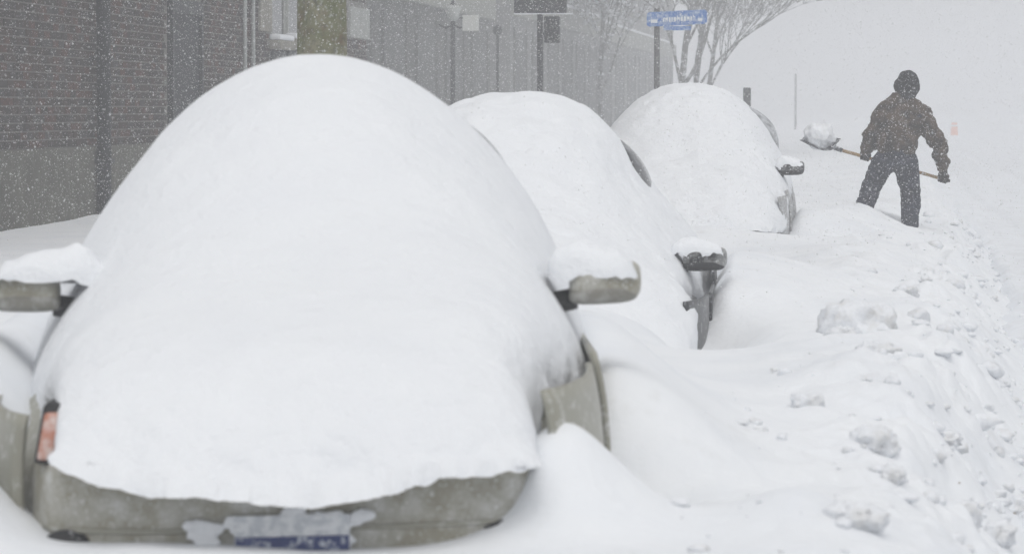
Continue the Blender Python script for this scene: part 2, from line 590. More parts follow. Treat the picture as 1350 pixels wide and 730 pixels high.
def snow_cover(name, P, root_like, label, ns=150, nu=120):
    f = cover_fn(P)
    L = P['L']
    t = np.linspace(0, 1, ns)
    s = L * (0.5 * t ** 1.9 + 0.5 * t)            # dense at the front
    uu = np.sin(np.linspace(-np.pi / 2, np.pi / 2, nu))
    U, S = np.meshgrid(uu, s)
    w, zb, h, prof = f(U, S)
    # front and rear ends are rounded over
    rf, rr = P.get('rf', 0.55), 0.5
    E = np.where(S < rf, np.clip(1 - (1 - S / rf) ** P.get('fe', 2.2), 0, 1) ** 0.5, 1.0)
    E = E * np.where(S > L - rr, np.clip(1 - (1 - (L - S) / rr) ** 2, 0, 1) ** 0.5, 1.0)
    if 'lip' in P:
        lipz = lerp(U * w, P['lip'][0], P['lip'][1])
        k = 1 - smooth(S, 0.0, 0.45)
        zb = zb * (1 - k) + lipz * k
    X = U * w + P.get('shift', 0) * smooth(h * prof, 0.2, 1.2)
    Yl = S + P.get('bow', 0.16) * (U ** 2) * (1 - smooth(S, 0.2, 1.6)) + P.get('y0', 0)
    Z = zb + (h - zb) * prof * E
    # uneven deposition
    n1 = fbm(X * 1.6, Yl * 1.4, Z * 1.6, 3, P['seed'])
    n2 = fbm(X * 7, Yl * 7, Z * 7, 3, P['seed'] + 5)
    low = smooth(Z, P.get('rough_z', 1.1), 0.7)
    edge = np.clip(prof * E * 3, 0, 1)
    amp = 0.014 * edge
    Z = Z + amp * n1 + (0.0022 + 0.008 * low) * n2 * edge
    n3 = fbm(X * 8, Yl * 8 + 7, Z * 9, 4, P['seed'] + 9)
    n4 = fbm(X * 24, Yl * 9, Z * 20, 3, P['seed'] + 12)
    border = 1 - smooth(prof * E, 0.0, 0.30)
    Z = Z + border * (P.get('rag', 0.018) * n3 + 0.008 * n4)
    Yl = Yl - border * (1 - smooth(S, 0.0, 0.5)) * (0.030 + 0.03 * n3 + 0.012 * n4) - 0.018 * n2 * low
    X = X + border * 0.012 * n3 * np.sign(U)
    V = np.stack([X, Yl, Z], axis=-1)
    # underside, so the cover is a closed body
    me = grid_mesh(V)
    bm = bmesh.new(); bm.from_mesh(me)
    bm.verts.ensure_lookup_table()
    m = nu
    for i in range(ns - 1):
        a, b, c, d = bm.verts[i * m], bm.verts[i * m + m - 1], bm.verts[(i + 1) * m + m - 1], bm.verts[(i + 1) * m]
        try:
            bm.faces.new((a, d, c, b))
        except ValueError:
            pass
    bm.to_mesh(me); bm.free()
    o = link(name, me, M['snow'])
    o.location = root_like.location
    o.rotation_euler = root_like.rotation_euler
    tag(o, label, 'snow', 'snow covers on the parked cars')
    return o


def mirror(root, sign, c, size, mat, mats_low, cover, cap_size, seed):
    """door mirror: housing, lower shell, glass and stalk, with a pillow of snow on top (part of the snow cover)"""
    cx, cyy, cz = c
    w, d, h = size
    def tp(v):
        x, y, z = v
        k = (x - cx) * sign / w + 0.5           # 0 inner .. 1 outer
        z2 = cz + (z - cz) * (0.86 + 0.14 * k)
        y2 = y + 0.05 * (1 - k) * 0 + 0.06 * k
        return (x, y2, z2)
    def pod(name, c3, r3, m_, par, e1=0.55, e2=0.62):
        n_, k_ = 36, 22
        T_, P_ = np.meshgrid(np.linspace(0, 2 * np.pi, n_, endpoint=False), np.linspace(-np.pi / 2, np.pi / 2, k_))
        pw = lambda v, e: np.sign(v) * np.abs(v) ** e
        X_ = r3[0] * pw(np.sin(P_), e1)                                   # long axis across the car
        Y_ = r3[1] * pw(np.cos(P_), e1) * pw(np.cos(T_), e2)
        Z_ = r3[2] * pw(np.cos(P_), e1) * pw(np.sin(T_), e2)
        kk = X_ * sign / r3[0] * 0.5 + 0.5
        Z_ = Z_ * (0.82 + 0.18 * kk) + 0.010 * kk
        Y_ = Y_ + 0.06 * kk ** 2
        me_ = grid_mesh(np.stack([c3[0] + X_, c3[1] + Y_, c3[2] + Z_], -1), close_v=True)
        return link(name, me_, m_, par)
    hs = pod('side_mirror', c, (w / 2, d / 2, h / 2), mat, root)
    pod('lower_shell', (cx - sign * 0.006, cyy, cz - h * 0.24), (w / 2 * 0.97, d / 2 * 1.05, h / 2 * 0.56), mats_low, hs)
    rounded('mirror_glass', (cx - w / 2 * 0.85, cyy + d / 2 - 0.002, cz - h / 2 * 0.75), (cx + w / 2 * 0.85, cyy + d / 2 + 0.006, cz + h / 2 * 0.75), M['glass'], hs, 0.003, True, tp)
    MB().tube([(cx - sign * w * 0.42, cyy + 0.01, cz - h * 0.32), (cx - sign * (w * 0.5 + 0.07), cyy + 0.03, cz - h * 0.45), (cx - sign * (w * 0.5 + 0.2), cyy + 0.05, cz - h * 0.6)],
              [0.035, 0.036, 0.045], 10).build('stalk', M['plastic'], hs, True)
    # snow pillow on the housing
    n, m = 40, 26
    th = np.linspace(0, 2 * np.pi, n, endpoint=False)
    ph = np.linspace(0, 1, m)
    T, Pp = np.meshgrid(th, ph)
    rr = np.sin(Pp * np.pi / 2)
    e = 0.62
    bx = np.sign(np.cos(T)) * np.abs(np.cos(T)) ** e
    by = np.sign(np.sin(T)) * np.abs(np.sin(T)) ** e
    X = cx + (-sign) * cap_size[3] + bx * rr * cap_size[0] / 2
    Yy = cyy + 0.03 + by * rr * cap_size[1] / 2 * 0.88
    zt = np.sqrt(np.clip(1 - rr ** 2.6, 0, 1))
    inn = 1 + 0.35 * (-(bx * rr) * sign)        # piled higher against the car
    Z = cz + h * (0.30 - 0.12 * rr ** 6) + (h * 0.27 + cap_size[2]) * zt * inn
    Z = Z + 0.012 * fbm(X * 12, Yy * 12, Z * 9, 3, seed) * (0.3 + zt) + 0.020 * fbm(X * 22, Yy * 10, 0, 3, seed + 7) * rr ** 4
    me = grid_mesh(np.stack([X, Yy, Z], axis=-1), close_v=True)
    link('mirror_snow', me, M['snow'], cover)
    return hs


def wheel(root, x, s, r=0.32):
    t = MB()
    prof = [(r * 0.62, -0.10), (r * 0.92, -0.10), (r, -0.06), (r, 0.06), (r * 0.92, 0.10), (r * 0.62, 0.10)]
    n = 28
    vs, fs = [], []
    for (rad, off) in prof:
        for k in range(n):
            an = 2 * math.pi * k / n
            vs.append((x + off, s + rad * math.cos(an), r + rad * math.sin(an)))
    for i in range(len(prof)):
        for k in range(n):
            i2, k2 = (i + 1) % len(prof), (k + 1) % n
            fs.append((i * n + k, i2 * n + k, i2 * n + k2, i * n + k2))
    w = t.add(vs, fs).build('wheel', M['rubber'], root, True)
    d = MB().tube([(x - 0.07, s, r), (x + 0.07, s, r)], r * 0.63, 24)
    d.build('rim', M['rim'], w)
    return w


def side_glass(root, P, u_sign, s0, s1, z0, z1, off, mat, name='side_window', bulge=1.0):
    """a pane following the cabin side, standing proud of the snow where the wind has bared it"""
    f = cover_fn(P)
    nS, nZ = 26, 22
    S = np.linspace(s0, s1, nS)
    V = np.zeros((nS, nZ, 3))
    uu = np.linspace(0, 1, 400)
    for i, s in enumerate(S):
        w, zb, h, prof = f(uu * u_sign, np.full_like(uu, s))
        zz = zb + (h - zb) * prof
        ts = i / (nS - 1)
        zt = z1 - (z1 - z0) * 0.55 * max(0, 1 - ts * 2.2) ** 1.3       # raked front edge
        zs = np.linspace(z0, zt, nZ)
        X = np.interp(-zs, -zz, uu * w)
        env = np.sin(np.linspace(0, 1, nZ) ** 1.7 * np.pi) ** 0.8
        V[i, :, 0] = u_sign * (X - 0.015 + (off + 0.015) * env * min(1.0, math.sin(min(ts * 2.4, 1) * math.pi / 2)))
        V[i, :, 0] += P.get('shift', 0) * smooth(zs, 0.2, 1.2)
        V[i, :, 1] = s + P.get('y0', 0)
        V[i, :, 2] = zs
    me = grid_mesh(V)
    o = link(name, me, mat, root)
    so = o.modifiers.new('thickness', 'SOLIDIFY')
    so.thickness = 0.006
    so.offset = -1 if u_sign > 0 else 1
    return o


def car_shell(root, c, k):
    """bodywork, cabin, wheels of a parked car; k: dict of sizes and materials"""
    w, L = c['w'], c['L']
    b = k['belt']
    zb = k['bottom']
    zf = k['nose']
    loft('body', [(0.06, w * 0.64, zb + 0.12, zf - 0.10, 0, 0.10), (0.10, w * 0.71, zb + 0.08, zf - 0.04, 0, 0.13), (0.22, w * 0.81, zb + 0.03, zf, 0.02, 0.13),
                  (0.45, w * 0.91, zb, zf + 0.05, 0.03, 0.08), (0.8, w * 0.98, zb, zf + 0.09, 0.03, 0.03), (1.2, w, zb, b - 0.03, 0.03), (1.7, w, zb, b, 0.03),
                  (L * 0.6, w, zb, b, 0.03), (L * 0.85, w * 0.99, zb, b, 0.04), (L - 0.2, w * 0.93, zb + 0.05, b - 0.02, 0.04, -0.1), (L - 0.05, w * 0.8, zb + 0.12, b - 0.1, 0.04, -0.1)],
         k['mat'], root, 44, 3.6)
    r = k['roof']
    loft('cabin', [(1.25, w * 0.70, b - 0.15, b - 0.06, 0.10), (1.7, w * 0.80, b - 0.15, b + (r - b) * 0.55, 0.24), (2.1, w * 0.82, b - 0.15, r - 0.08, 0.27), (2.6, w * 0.82, b - 0.15, r, 0.28),
                   (L * 0.76, w * 0.82, b - 0.15, r - 0.04, 0.28), (L - 0.45, w * 0.78, b - 0.15, b + (r - b) * 0.45, 0.24), (L - 0.2, w * 0.7, b - 0.15, b - 0.05, 0.1)],
         M['glass'], root, 40, 3.0)
    for x in (-w + 0.13, w - 0.13):
        for s in (0.82, L - 0.85):
            wheel(root, x, s)


# --- nearest car: beige
c = CARS[0]
car1 = empty('parked_car', (c['x'], c['y'], 0), R(c['yaw']))
car1.rotation_euler = (0, R(-1.2), R(c['yaw']))   # stands tilted on packed snow
tag(car1, 'beige car nearest the camera with only bumper, mirrors and fender corners bare of snow', 'car', 'cars parked along the kerb')
car_shell(car1, c, dict(belt=1.02, bottom=0.34, nose=0.78, roof=1.56, mat=M['beige_door']))
P1 = dict(L=4.35, seed=3, p=1.72, q=1.8, pf=4.2, qf=2.6, y0=-0.150, bow=0.12, rf=0.62, fe=2.0, rag=0.012, rough_z=1.15, shift=0.022,
          ws=[0, 0.25, 0.5, 0.8, 1.1, 1.7, 2.5, 3.5, 4.35], w=[0.60, 0.615, 0.64, 0.695, 0.745, 0.865, 0.92, 0.92, 0.85], wr=[1.10, 1.09, 1.06, 1.04, 1.04, 1.02, 1.01, 1.0, 1.0],
          hs=[0, 0.35, 0.7, 1.1, 1.5, 2.0, 2.45, 2.8, 3.3, 3.9, 4.35], h=[1.0, 1.07, 1.15, 1.25, 1.39, 1.63, 1.80, 1.875, 1.86, 1.65, 1.25],
          zs=[0, 0.4, 0.75, 1.1, 1.6, 2.5, 4.35], zl=[0.82, 0.92, 0.90, 0.80, 0.72, 0.72, 0.72], zr=[0.70, 0.76, 0.88, 0.88, 0.78, 0.70, 0.70],
          lip=([-0.65, -0.58, -0.47, -0.35, -0.15, 0.05, 0.17, 0.27, 0.35, 0.50, 0.68], [0.86, 0.79, 0.745, 0.722, 0.70, 0.690, 0.694, 0.715, 0.742, 0.752, 0.765]))
cover1 = snow_cover('snow_cover', P1, car1, 'tall smooth snow dome burying the nearest beige car', 240, 200)

# front bumper: one curved bar with a rounded face
def bumper(root, hw, z0, z1, mat, bow, proud=0.03, n=60):
    a = np.linspace(-1, 1, n)
    ang = np.linspace(-np.pi / 2, np.pi / 2, 14)
    V = np.zeros((n, 14 + 2, 3))
    for i, t in enumerate(a):
        x = hw * t
        back = bow * abs(t) ** 2.4 + 0.20 * max(0, (abs(t) - 0.80) / 0.20) ** 2.2
        zc, hh = (z0 + z1) / 2, (z1 - z0) / 2
        hh *= 1 - 0.10 * abs(t) ** 6
        for j, g in enumerate(ang):
            e = 0.55
            V[i, j + 1] = (x, back - proud - 0.07 * abs(math.cos(g)) ** e + 0.07, zc + hh * np.sign(math.sin(g)) * abs(math.sin(g)) ** 0.75)
        V[i, 0] = (x * 0.97, back + 0.16, z0 + 0.005)
        V[i, -1] = (x * 0.97, back + 0.16, z1 - 0.005)
    return link('front_bumper', grid_mesh(V), mat, root)


bp = bumper(car1, 0.69, 0.47, 0.79, M['beige'], 0.13)
# moulded crease along the bumper
cr = []
for t in np.linspace(-0.93, 0.93, 40):
    cr.append((0.69 * t, 0.13 * abs(t) ** 2.4 + 0.20 * max(0, (abs(t) - 0.80) / 0.20) ** 2.2 - 0.034, 0.615))
MB().tube(cr, 0.006, 8).build('bumper_crease', M['beige_door'], bp, True)
# number plate, mostly caked in snow
pl = MB().box((-0.13, -0.052, 0.555), (0.17, -0.040, 0.655)).build('licence_plate', M['plate'], bp, False, 0.003)
pl['label'] = 'snow-caked number plate with a dark blue lower edge'
MB().box((-0.127, -0.056, 0.562), (0.167, -0.0525, 0.600)).build('plate_band', M['plate_blue'], bp)
clump = MB()
for i in range(70):
    x = random.gauss(0.0, 0.10)
    z = 0.618 + random.gauss(0, 0.026) + 0.012 * math.sin(x * 40)
    r = random.uniform(0.008, 0.022)
    clump.ball((x, -0.044, z), (r * random.uniform(1, 2.2), r * 0.45, r * random.uniform(0.6, 1.1)), 10, 7)
fuse('plate_snow', clump, M['snow'], bp, 0.006, 3, 0.003, 40, 5)
for sgn in (-1, 1):
    x = 0.57 * sgn
    yb = 0.13 * (0.57 / 0.69) ** 2.4 - 0.035
    fl = MB().ball((x, yb, 0.578), (0.068, 0.035, 0.042), 20, 12).build('fog_lamp', M['plastic'], bp, True)
    MB().ball((x + 0.006 * sgn, yb - 0.016, 0.575), (0.036, 0.022, 0.026), 18, 10).build('fog_lens', M['lamp'], fl, True)
# headlights and amber corner lamps on the wings
for sgn in (-1, 1):
    hd = MB().add([(sgn * 0.40, 0.20, 0.65), (sgn * 0.58, 0.34, 0.65), (sgn * 0.58, 0.42, 0.77), (sgn * 0.41, 0.30, 0.76), (sgn * 0.40, 0.12, 0.64), (sgn * 0.57, 0.205, 0.64), (sgn * 0.575, 0.29, 0.76), (sgn * 0.41, 0.22, 0.75)],
                  [(0, 1, 2, 3), (4, 5, 6, 7), (0, 1, 5, 4), (1, 2, 6, 5), (2, 3, 7, 6), (3, 0, 4, 7)]).build('headlight', M['lamp'], car1, False, 0.01)
    tilt = lambda v, g=sgn: (v[0] - (0.12 if g > 0 else 0) - g * 0.16 * (v[2] - 0.85), v[1] + 0.4 * (v[2] - 0.85) + (0.14 if g > 0 else 0), v[2])
    rounded('lamp_bezel', (sgn * 0.625 - 0.032, 0.185, 0.780), (sgn * 0.625 + 0.032, 0.38, 0.935), M['seal'], hd, 0.014, True, tilt)
    rounded('turn_signal', (sgn * 0.625 - 0.024, 0.172, 0.790), (sgn * 0.625 + 0.024, 0.24, 0.912), M['amber'], hd, 0.010, True, tilt)
# wing and door edges bared beside the front wheel
def side_panel(name, root, sgn, s0, s1, z0, z1, w, mat, off=0.012, thick=0.02):
    nS, nZ = 14, 14
    V = np.zeros((nS, nZ, 3))
    for i in range(nS):
        s = s0 + (s1 - s0) * i / (nS - 1)
        for j in range(nZ):
            z = z0 + (z1 - z0) * j / (nZ - 1)
            zz = (z - 0.62) / 0.40
            V[i, j] = (sgn * (lerp(s, [0.20, 0.30, 0.45, 0.85, 1.2, 4], [w * 0.77, w * 0.825, w * 0.90, w * 0.985, w, w]) + off - 0.055 * max(0, zz) ** 2.6), s, z)
    o = link(name, grid_mesh(V), mat, root)
    so = o.modifiers.new('thickness', 'SOLIDIFY'); so.thickness = thick; so.offset = -1 if sgn > 0 else 1
    return o


for sgn in (-1, 1):
    side_panel('front_wing', car1, sgn, 0.27, 1.18, 0.42, 0.935 if sgn > 0 else 0.90, 0.86, M['beige_door'])
    dr = side_panel('front_door', car1, sgn, 1.215, 2.30, 0.42, 0.96 if sgn > 0 else 0.88, 0.885, M['beige_door'])
    MB().tube([(sgn * 0.90, 2.0, 0.86), (sgn * 0.925, 2.04, 0.862), (sgn * 0.925, 2.16, 0.862), (sgn * 0.90, 2.2, 0.86)], 0.012, 8).build('door_handle', M['plastic'], dr, True)
    side_panel('rear_door', car1, sgn, 2.33, 3.25, 0.42, 0.96, 0.885, M['beige_door'])
side_glass(car1, P1, 1, 2.8, 3.5, 1.40, 1.68, 0.010, M['glass'])
side_glass(car1, P1, -1, 2.45, 3.3, 1.20, 1.66, -0.01, M['glass'])
mirror(car1, 1, (0.932, 1.60, 1.145), (0.225, 0.15, 0.135), M['beige'], M['mirror_low'], cover1, (0.28, 0.22, 0.045, 0.040), 71)
mirror(car1, -1, (-0.862, 1.60, 1.160), (0.235, 0.15, 0.135), M['beige'], M['mirror_low'], cover1, (0.36, 0.28, 0.055, 0.08), 72)

# --- second car: black saloon
c = CARS[1]
car2 = empty('parked_car', (c['x'], c['y'], 0), R(c['yaw']))
tag(car2, 'black car second in the row with a dark side window line, mirror and door bare', 'car', 'cars parked along the kerb')
car_shell(car2, c, dict(belt=0.77, bottom=0.28, nose=0.62, roof=1.40, mat=M['black_plain']))
P2 = dict(L=4.75, seed=13, p=2.25, q=1.8, pf=2.6, qf=2.0, y0=-0.42, bow=0.30, rf=1.1, fe=2.0, rag=0.012, rough_z=0.6, shift=-0.25,
          ws=[0, 0.4, 0.9, 1.6, 2.4, 3.4, 4.6], w=[0.78, 0.85, 0.895, 0.92, 0.98, 0.99, 0.88], wr=[1.03, 1.02, 0.96, 0.86, 0.87, 0.92, 0.95],
          hs=[0, 0.4, 0.8, 1.2, 1.8, 2.3, 2.8, 3.2, 3.6, 4.2, 4.75], h=[0.86, 0.92, 1.0, 1.10, 1.33, 1.57, 1.74, 1.80, 1.78, 1.50, 1.1],
          zs=[0, 0.4, 0.8, 1.3, 1.8, 2.5, 4.5], zl=[0.35, 0.4, 0.5, 0.6, 0.65, 0.65, 0.6], zr=[0.35, 0.42, 0.58, 0.62, 0.62, 0.62, 0.6])
cover2 = snow_cover('snow_cover', P2, car2, 'rounded snow mound on the black car behind the nearest one', 150, 130)
bumper(car2, 0.80, 0.32, 0.60, M['black_plain'], 0.15)
for sgn in (-1, 1):
    side_panel('front_wing', car2, sgn, 0.40, 1.15, 0.28, 0.70, 0.89, M['black_plain'])
    side_panel('front_door', car2, sgn, 1.18, 2.25, 0.30, 0.70, 0.905, M['black_plain'])
    side_panel('rear_door', car2, sgn, 2.28, 3.2, 0.30, 0.80, 0.905, M['black_plain'])
    MB().add([(sgn * 0.55, 0.10, 0.56), (sgn * 0.76, 0.32, 0.54), (sgn * 0.77, 0.42, 0.64), (sgn * 0.55, 0.22, 0.67), (sgn * 0.55, 0.02, 0.56), (sgn * 0.75, 0.22, 0.54), (sgn * 0.76, 0.32, 0.63), (sgn * 0.55, 0.12, 0.66)],
             [(0, 1, 2, 3), (4, 5, 6, 7), (0, 1, 5, 4), (1, 2, 6, 5), (2, 3, 7, 6), (3, 0, 4, 7)]).build('headlight', M['lamp'], car2, False, 0.01)
side_glass(car2, P2, 1, 2.95, 3.8, 1.02, 1.52, 0.030, M['glass_dark'])
side_glass(car2, P2, -1, 2.4, 3.4, 1.04, 1.46, -0.01, M['glass'])
mirror(car2, 1, (0.89, 1.58, 0.865), (0.245, 0.14, 0.135), M['black'], M['plastic'], cover2, (0.30, 0.2, 0.035, 0.045), 81)
mirror(car2, -1, (-0.905, 1.58, 0.865), (0.235, 0.14, 0.135), M['black'], M['plastic'], cover2, (0.27, 0.22, 0.06, 0.03), 82)

# --- third car: grey, taller
c = CARS[2]
car3 = empty('parked_car', (c['x'], c['y'], 0), R(c['yaw']))
tag(car3, 'grey car farthest along the row, beside the man shovelling, its side window frosted', 'car', 'cars parked along the kerb')
car_shell(car3, c, dict(belt=1.06, bottom=0.36, nose=0.84, roof=1.64, mat=M['grey']))
P3 = dict(L=4.75, seed=23, p=2.05, q=1.7, pf=3.0, qf=2.0, y0=-0.16, bow=0.22, rf=0.8, fe=2.0, rag=0.014, rough_z=0.6, shift=-0.05,
          ws=[0, 0.4, 0.9, 1.6, 2.4, 3.6, 4.75], w=[0.80, 0.89, 0.935, 0.94, 0.94, 0.94, 0.88],
          hs=[0, 0.4, 0.8, 1.2, 1.6, 2.1, 2.6, 3.0, 3.6, 4.2, 4.75], h=[0.98, 1.08, 1.18, 1.28, 1.45, 1.72, 1.88, 1.95, 1.94, 1.75, 1.3],
          zs=[0, 0.4, 0.8, 1.3, 1.8, 2.5, 4.75], zl=[0.66, 0.7, 0.75, 0.8, 0.8, 0.8, 0.8], zr=[0.66, 0.64, 0.70, 0.84, 0.90, 0.92, 0.8])
cover3 = snow_cover('snow_cover', P3, car3, 'broad snow mound on the grey car nearest the man shovelling', 120, 110)
bumper(car3, 0.82, 0.45, 0.74, M['grey'], 0.14)
for sgn in (-1, 1):
    side_panel('front_wing', car3, sgn, 0.62, 1.15, 0.40, 0.94, 0.915, M['grey'])
    side_panel('front_door', car3, sgn, 1.18, 2.30, 0.40, 0.98, 0.935, M['grey'])
    side_panel('rear_door', car3, sgn, 2.33, 3.3, 0.40, 1.05, 0.945, M['grey'])
    MB().add([(sgn * 0.56, 0.26, 0.74), (sgn * 0.76, 0.50, 0.75), (sgn * 0.78, 0.66, 0.84), (sgn * 0.56, 0.40, 0.86), (sgn * 0.56, 0.16, 0.74), (sgn * 0.76, 0.40, 0.75), (sgn * 0.78, 0.56, 0.83), (sgn * 0.56, 0.30, 0.85)],
             [(0, 1, 2, 3), (4, 5, 6, 7), (0, 1, 5, 4), (1, 2, 6, 5), (2, 3, 7, 6), (3, 0, 4, 7)]).build('headlight', M['lamp'], car3, False, 0.01)
side_glass(car3, P3, 1, 2.85, 3.8, 1.22, 1.74, 0.085, M['glass_frost'])
side_glass(car3, P3, -1, 2.4, 3.6, 1.16, 1.70, -0.01, M['glass_frost'])
mirror(car3, 1, (0.965, 1.62, 1.170), (0.21, 0.14, 0.13), M['black'], M['plastic'], cover3, (0.25, 0.2, 0.030, 0.03), 91)
mirror(car3, -1, (-0.99, 1.62, 1.175), (0.22, 0.14, 0.13), M['black'], M['plastic'], cover3, (0.24, 0.2, 0.05, 0.03), 92)

# ------------------------------------------------------------------ clods of snow thrown on the bank
def clod(name, px, py, wpx, hpx, label, blocky=False, seed=0, rz=0.0):
    p = ground_hit(px, py)
    k = F_PX / p[1]
    w, h = 1.12 * wpx / k, 0.92 * hpx / k
    bm = bmesh.new()
    bmesh.ops.create_icosphere(bm, subdivisions=4, radius=1.0)
    co = np.array([v.co[:] for v in bm.verts])
    if blocky:
        e = 0.5
        m = np.abs(co).max(axis=1, keepdims=True)
        co = co * (1 - e) + co / m * e * 0.86
    n = fbm(co[:, 0] * 2.2 + seed, co[:, 1] * 2.2, co[:, 2] * 2.2, 5, seed, 0.62)
    n2 = fbm(co[:, 0] * 6 + seed, co[:, 1] * 6, co[:, 2] * 6, 3, seed + 3, 0.6)
    co = co * (1 + (0.14 if blocky else 0.24) * n + 0.07 * n2)[:, None]
    co *= np.array([w / 2, w / 2 * 0.9, h * 0.68])[None]
    for v, q in zip(bm.verts, co):
        v.co = q
    me = bpy.data.meshes.new(name)
    bm.to_mesh(me); bm.free()
    o = link(name, me, M['clod'])
    gz = float(ground_z(np.array(p[0]), np.array(p[1])))
    o.location = (p[0], p[1], gz + h * 0.02)
    o.rotation_euler = (0, 0, rz)
    return tag(o, label, 'snow lump', 'snow lumps thrown on the bank')


clod('snow_lump', 1130, 436, 92, 66, 'large squarish block of snow standing on the bank, biggest of all the lumps', True, 4, 0.3)
clod('snow_lump', 1108, 448, 42, 26, 'rounded snow lump lying against the foot of the big squarish block', False, 9)
clod('snow_lump', 1158, 478, 54, 26, 'low jagged snow lump just in front of the big squarish block', False, 12)
clod('snow_lump', 1193, 388, 30, 16, 'greyish snow lump on the bank behind and right of the big block', False, 15)
clod('snow_lump', 1220, 395, 15, 9, 'small snow lump right beside the greyish one behind the big block', False, 19)
clod('snow_lump', 1065, 536, 42, 26, 'snow lump left on the smooth slope, nearest the drift beside the black car', True, 23)
clod('snow_lump', 1152, 606, 52, 40, 'pitted snow lump halfway down the bank in the foreground, left of the oval slab', False, 27)
clod('snow_lump', 1174, 652, 38, 26, 'crusty snow lump just below the pitted one in the foreground', False, 31)
clod('snow_lump', 1243, 590, 44, 20, 'flat oval slab of grey snow near the road edge', False, 35)
clod('snow_lump', 1236, 622, 20, 17, 'small round snow ball just below the flat oval slab', False, 39)
clod('snow_lump', 1124, 706, 72, 40, 'wide lump of crusted snow at the bottom edge of the picture, farthest left there', False, 43)
clod('snow_lump', 1262, 690, 60, 36, 'broken snow lump at the bottom right beside the road edge', True, 47)
clod('snow_lump', 1312, 712, 46, 30, 'snow lump lowest and farthest right in the picture', False, 51)
clod('snow_lump', 1338, 660, 40, 34, 'shaded snow lump on the road edge at the right margin of the picture', False, 55)


def crumbs(name, mat, n, rmin, rmax, spread, seed, label):
    r2 = np.random.default_rng(seed)
    bm = bmesh.new(); bmesh.ops.create_icosphere(bm, subdivisions=2, radius=1.0)
    base = np.array([v.co[:] for v in bm.verts])
    faces = np.array([[v.index for v in f.verts] for f in bm.faces])
    bm.free()
    Vs, Fs = [], []
    Y = 7.5 + (r2.random(n) ** 1.5) * 30
    e = road_edge(Y)
    X = e + spread(r2, n)
    r = rmin + (rmax - rmin) * r2.random(n) ** 3.0
    z = np.maximum(ground_z(X, Y), np.where(X > e - 0.05, road_z(X, Y), 0))
    for i in range(n):
        q = base * (1 + 0.35 * fbm(base[:, 0] * 1.4 + i * 3.1, base[:, 1] * 1.4, base[:, 2] * 1.4, 2, i % 50))[:, None]
        q = q * r[i] * np.array([r2.uniform(0.8, 1.5), r2.uniform(0.8, 1.5), r2.uniform(0.5, 0.95)])
        Vs.append(q + np.array([X[i], Y[i], z[i] + r[i] * 0.2]))
        Fs.append(faces + i * len(base))
    me = mesh(np.concatenate(Vs), np.concatenate(Fs).tolist())
    return tag(link(name, me, mat), label, 'snow crumbs', kind='stuff')


crumbs('snow_crumbs', M['clod'], 520, 0.005, 0.030, lambda r, n: r.normal(-0.12, 0.14, n), 5, 'loose crumbs of broken snow along the road edge')
crumbs('bank_crumbs', M['clod'], 240, 0.004, 0.028, lambda r, n: -0.25 - 0.8 * r.random(n), 6, 'scattered bits of broken snow on the bank')
crumbs('broken_snow', M['clod'], 170, 0.010, 0.058, lambda r, n: -0.10 - 0.55 * r.random(n) ** 1.3, 16, 'churned broken chunks of snow on the road side of the bank')
crumbs('road_grit', M['dirt'], 22, 0.003, 0.012, lambda r, n: r.normal(0.05, 0.12, n), 8, 'brown grit at the edge of the road')

# ------------------------------------------------------------------ brick building on the left
M['mortar'] = material('mortar', (0.23, 0.22, 0.205), 0.95, 0.1, noise=((0.12, 0.115, 0.11), 3, 0.4, 0.7))
M['brick_a'] = material('brick_brown', (0.060, 0.040, 0.033), 0.9, 0.15, noise=((0.036, 0.026, 0.024), 25, 0.4, 0.7))
M['brick_b'] = material('brick_dark', (0.030, 0.024, 0.023), 0.9, 0.15, noise=((0.048, 0.036, 0.032), 25, 0.4, 0.7))
M['brick_c'] = material('brick_red', (0.095, 0.042, 0.031), 0.9, 0.15, noise=((0.040, 0.028, 0.025), 25, 0.4, 0.7))
M['brick_d'] = material('brick_grey', (0.055, 0.050, 0.049), 0.9, 0.15)
M['concrete'] = material('rough_concrete', (0.125, 0.122, 0.102), 0.95, 0.1, noise=[((0.085, 0.083, 0.070), 1.2, 0.4, 0.65), ((0.17, 0.168, 0.145), 9, 0.5, 0.75)], bump=(14, 0.7, 0.03))
M['stone'] = material('pale_stone', (0.28, 0.265, 0.225), 0.9, 0.15, noise=((0.2, 0.19, 0.165), 5, 0.4, 0.7))
M['dark'] = material('dark_metal', (0.018, 0.019, 0.022), 0.6, 0.3)
M['door'] = material('dark_door', (0.016, 0.017, 0.022), 0.7, 0.2, noise=((0.03, 0.031, 0.036), 3, 0.4, 0.7))
M['pipe'] = material('pale_pipe', (0.36, 0.38, 0.37), 0.6, 0.3)
M['pane'] = material('dark_window_pane', (0.022, 0.024, 0.028), 0.1, 0.5)
M['panel'] = material('pale_panel', (0.36, 0.37, 0.35), 0.8, 0.2, noise=((0.29, 0.30, 0.285), 4, 0.4, 0.7))

WX = -8.0
B0, B1 = 20.0, 51.6
ZF = 1.32
bld = empty('brick_building', (WX, B0, 0))
tag(bld, 'dark brown brick building on a concrete base behind the nearest car', 'building')


def bpart(name, mat, lo, hi, parent=bld, bevel=0.0, origin=(WX, B0, 0)):
    return MB().box([a - b for a, b in zip(lo, origin)], [a - b for a, b in zip(hi, origin)]).build(name, mat, parent, False, bevel)


def wy(px, X=WX):
    """street distance at which a wall at X meets the pixel column"""
    d = FWD + RIGHT * ((px - 675.0) / F_PX) + UP * (150.0 / F_PX)
    return X * d[1] / d[0]


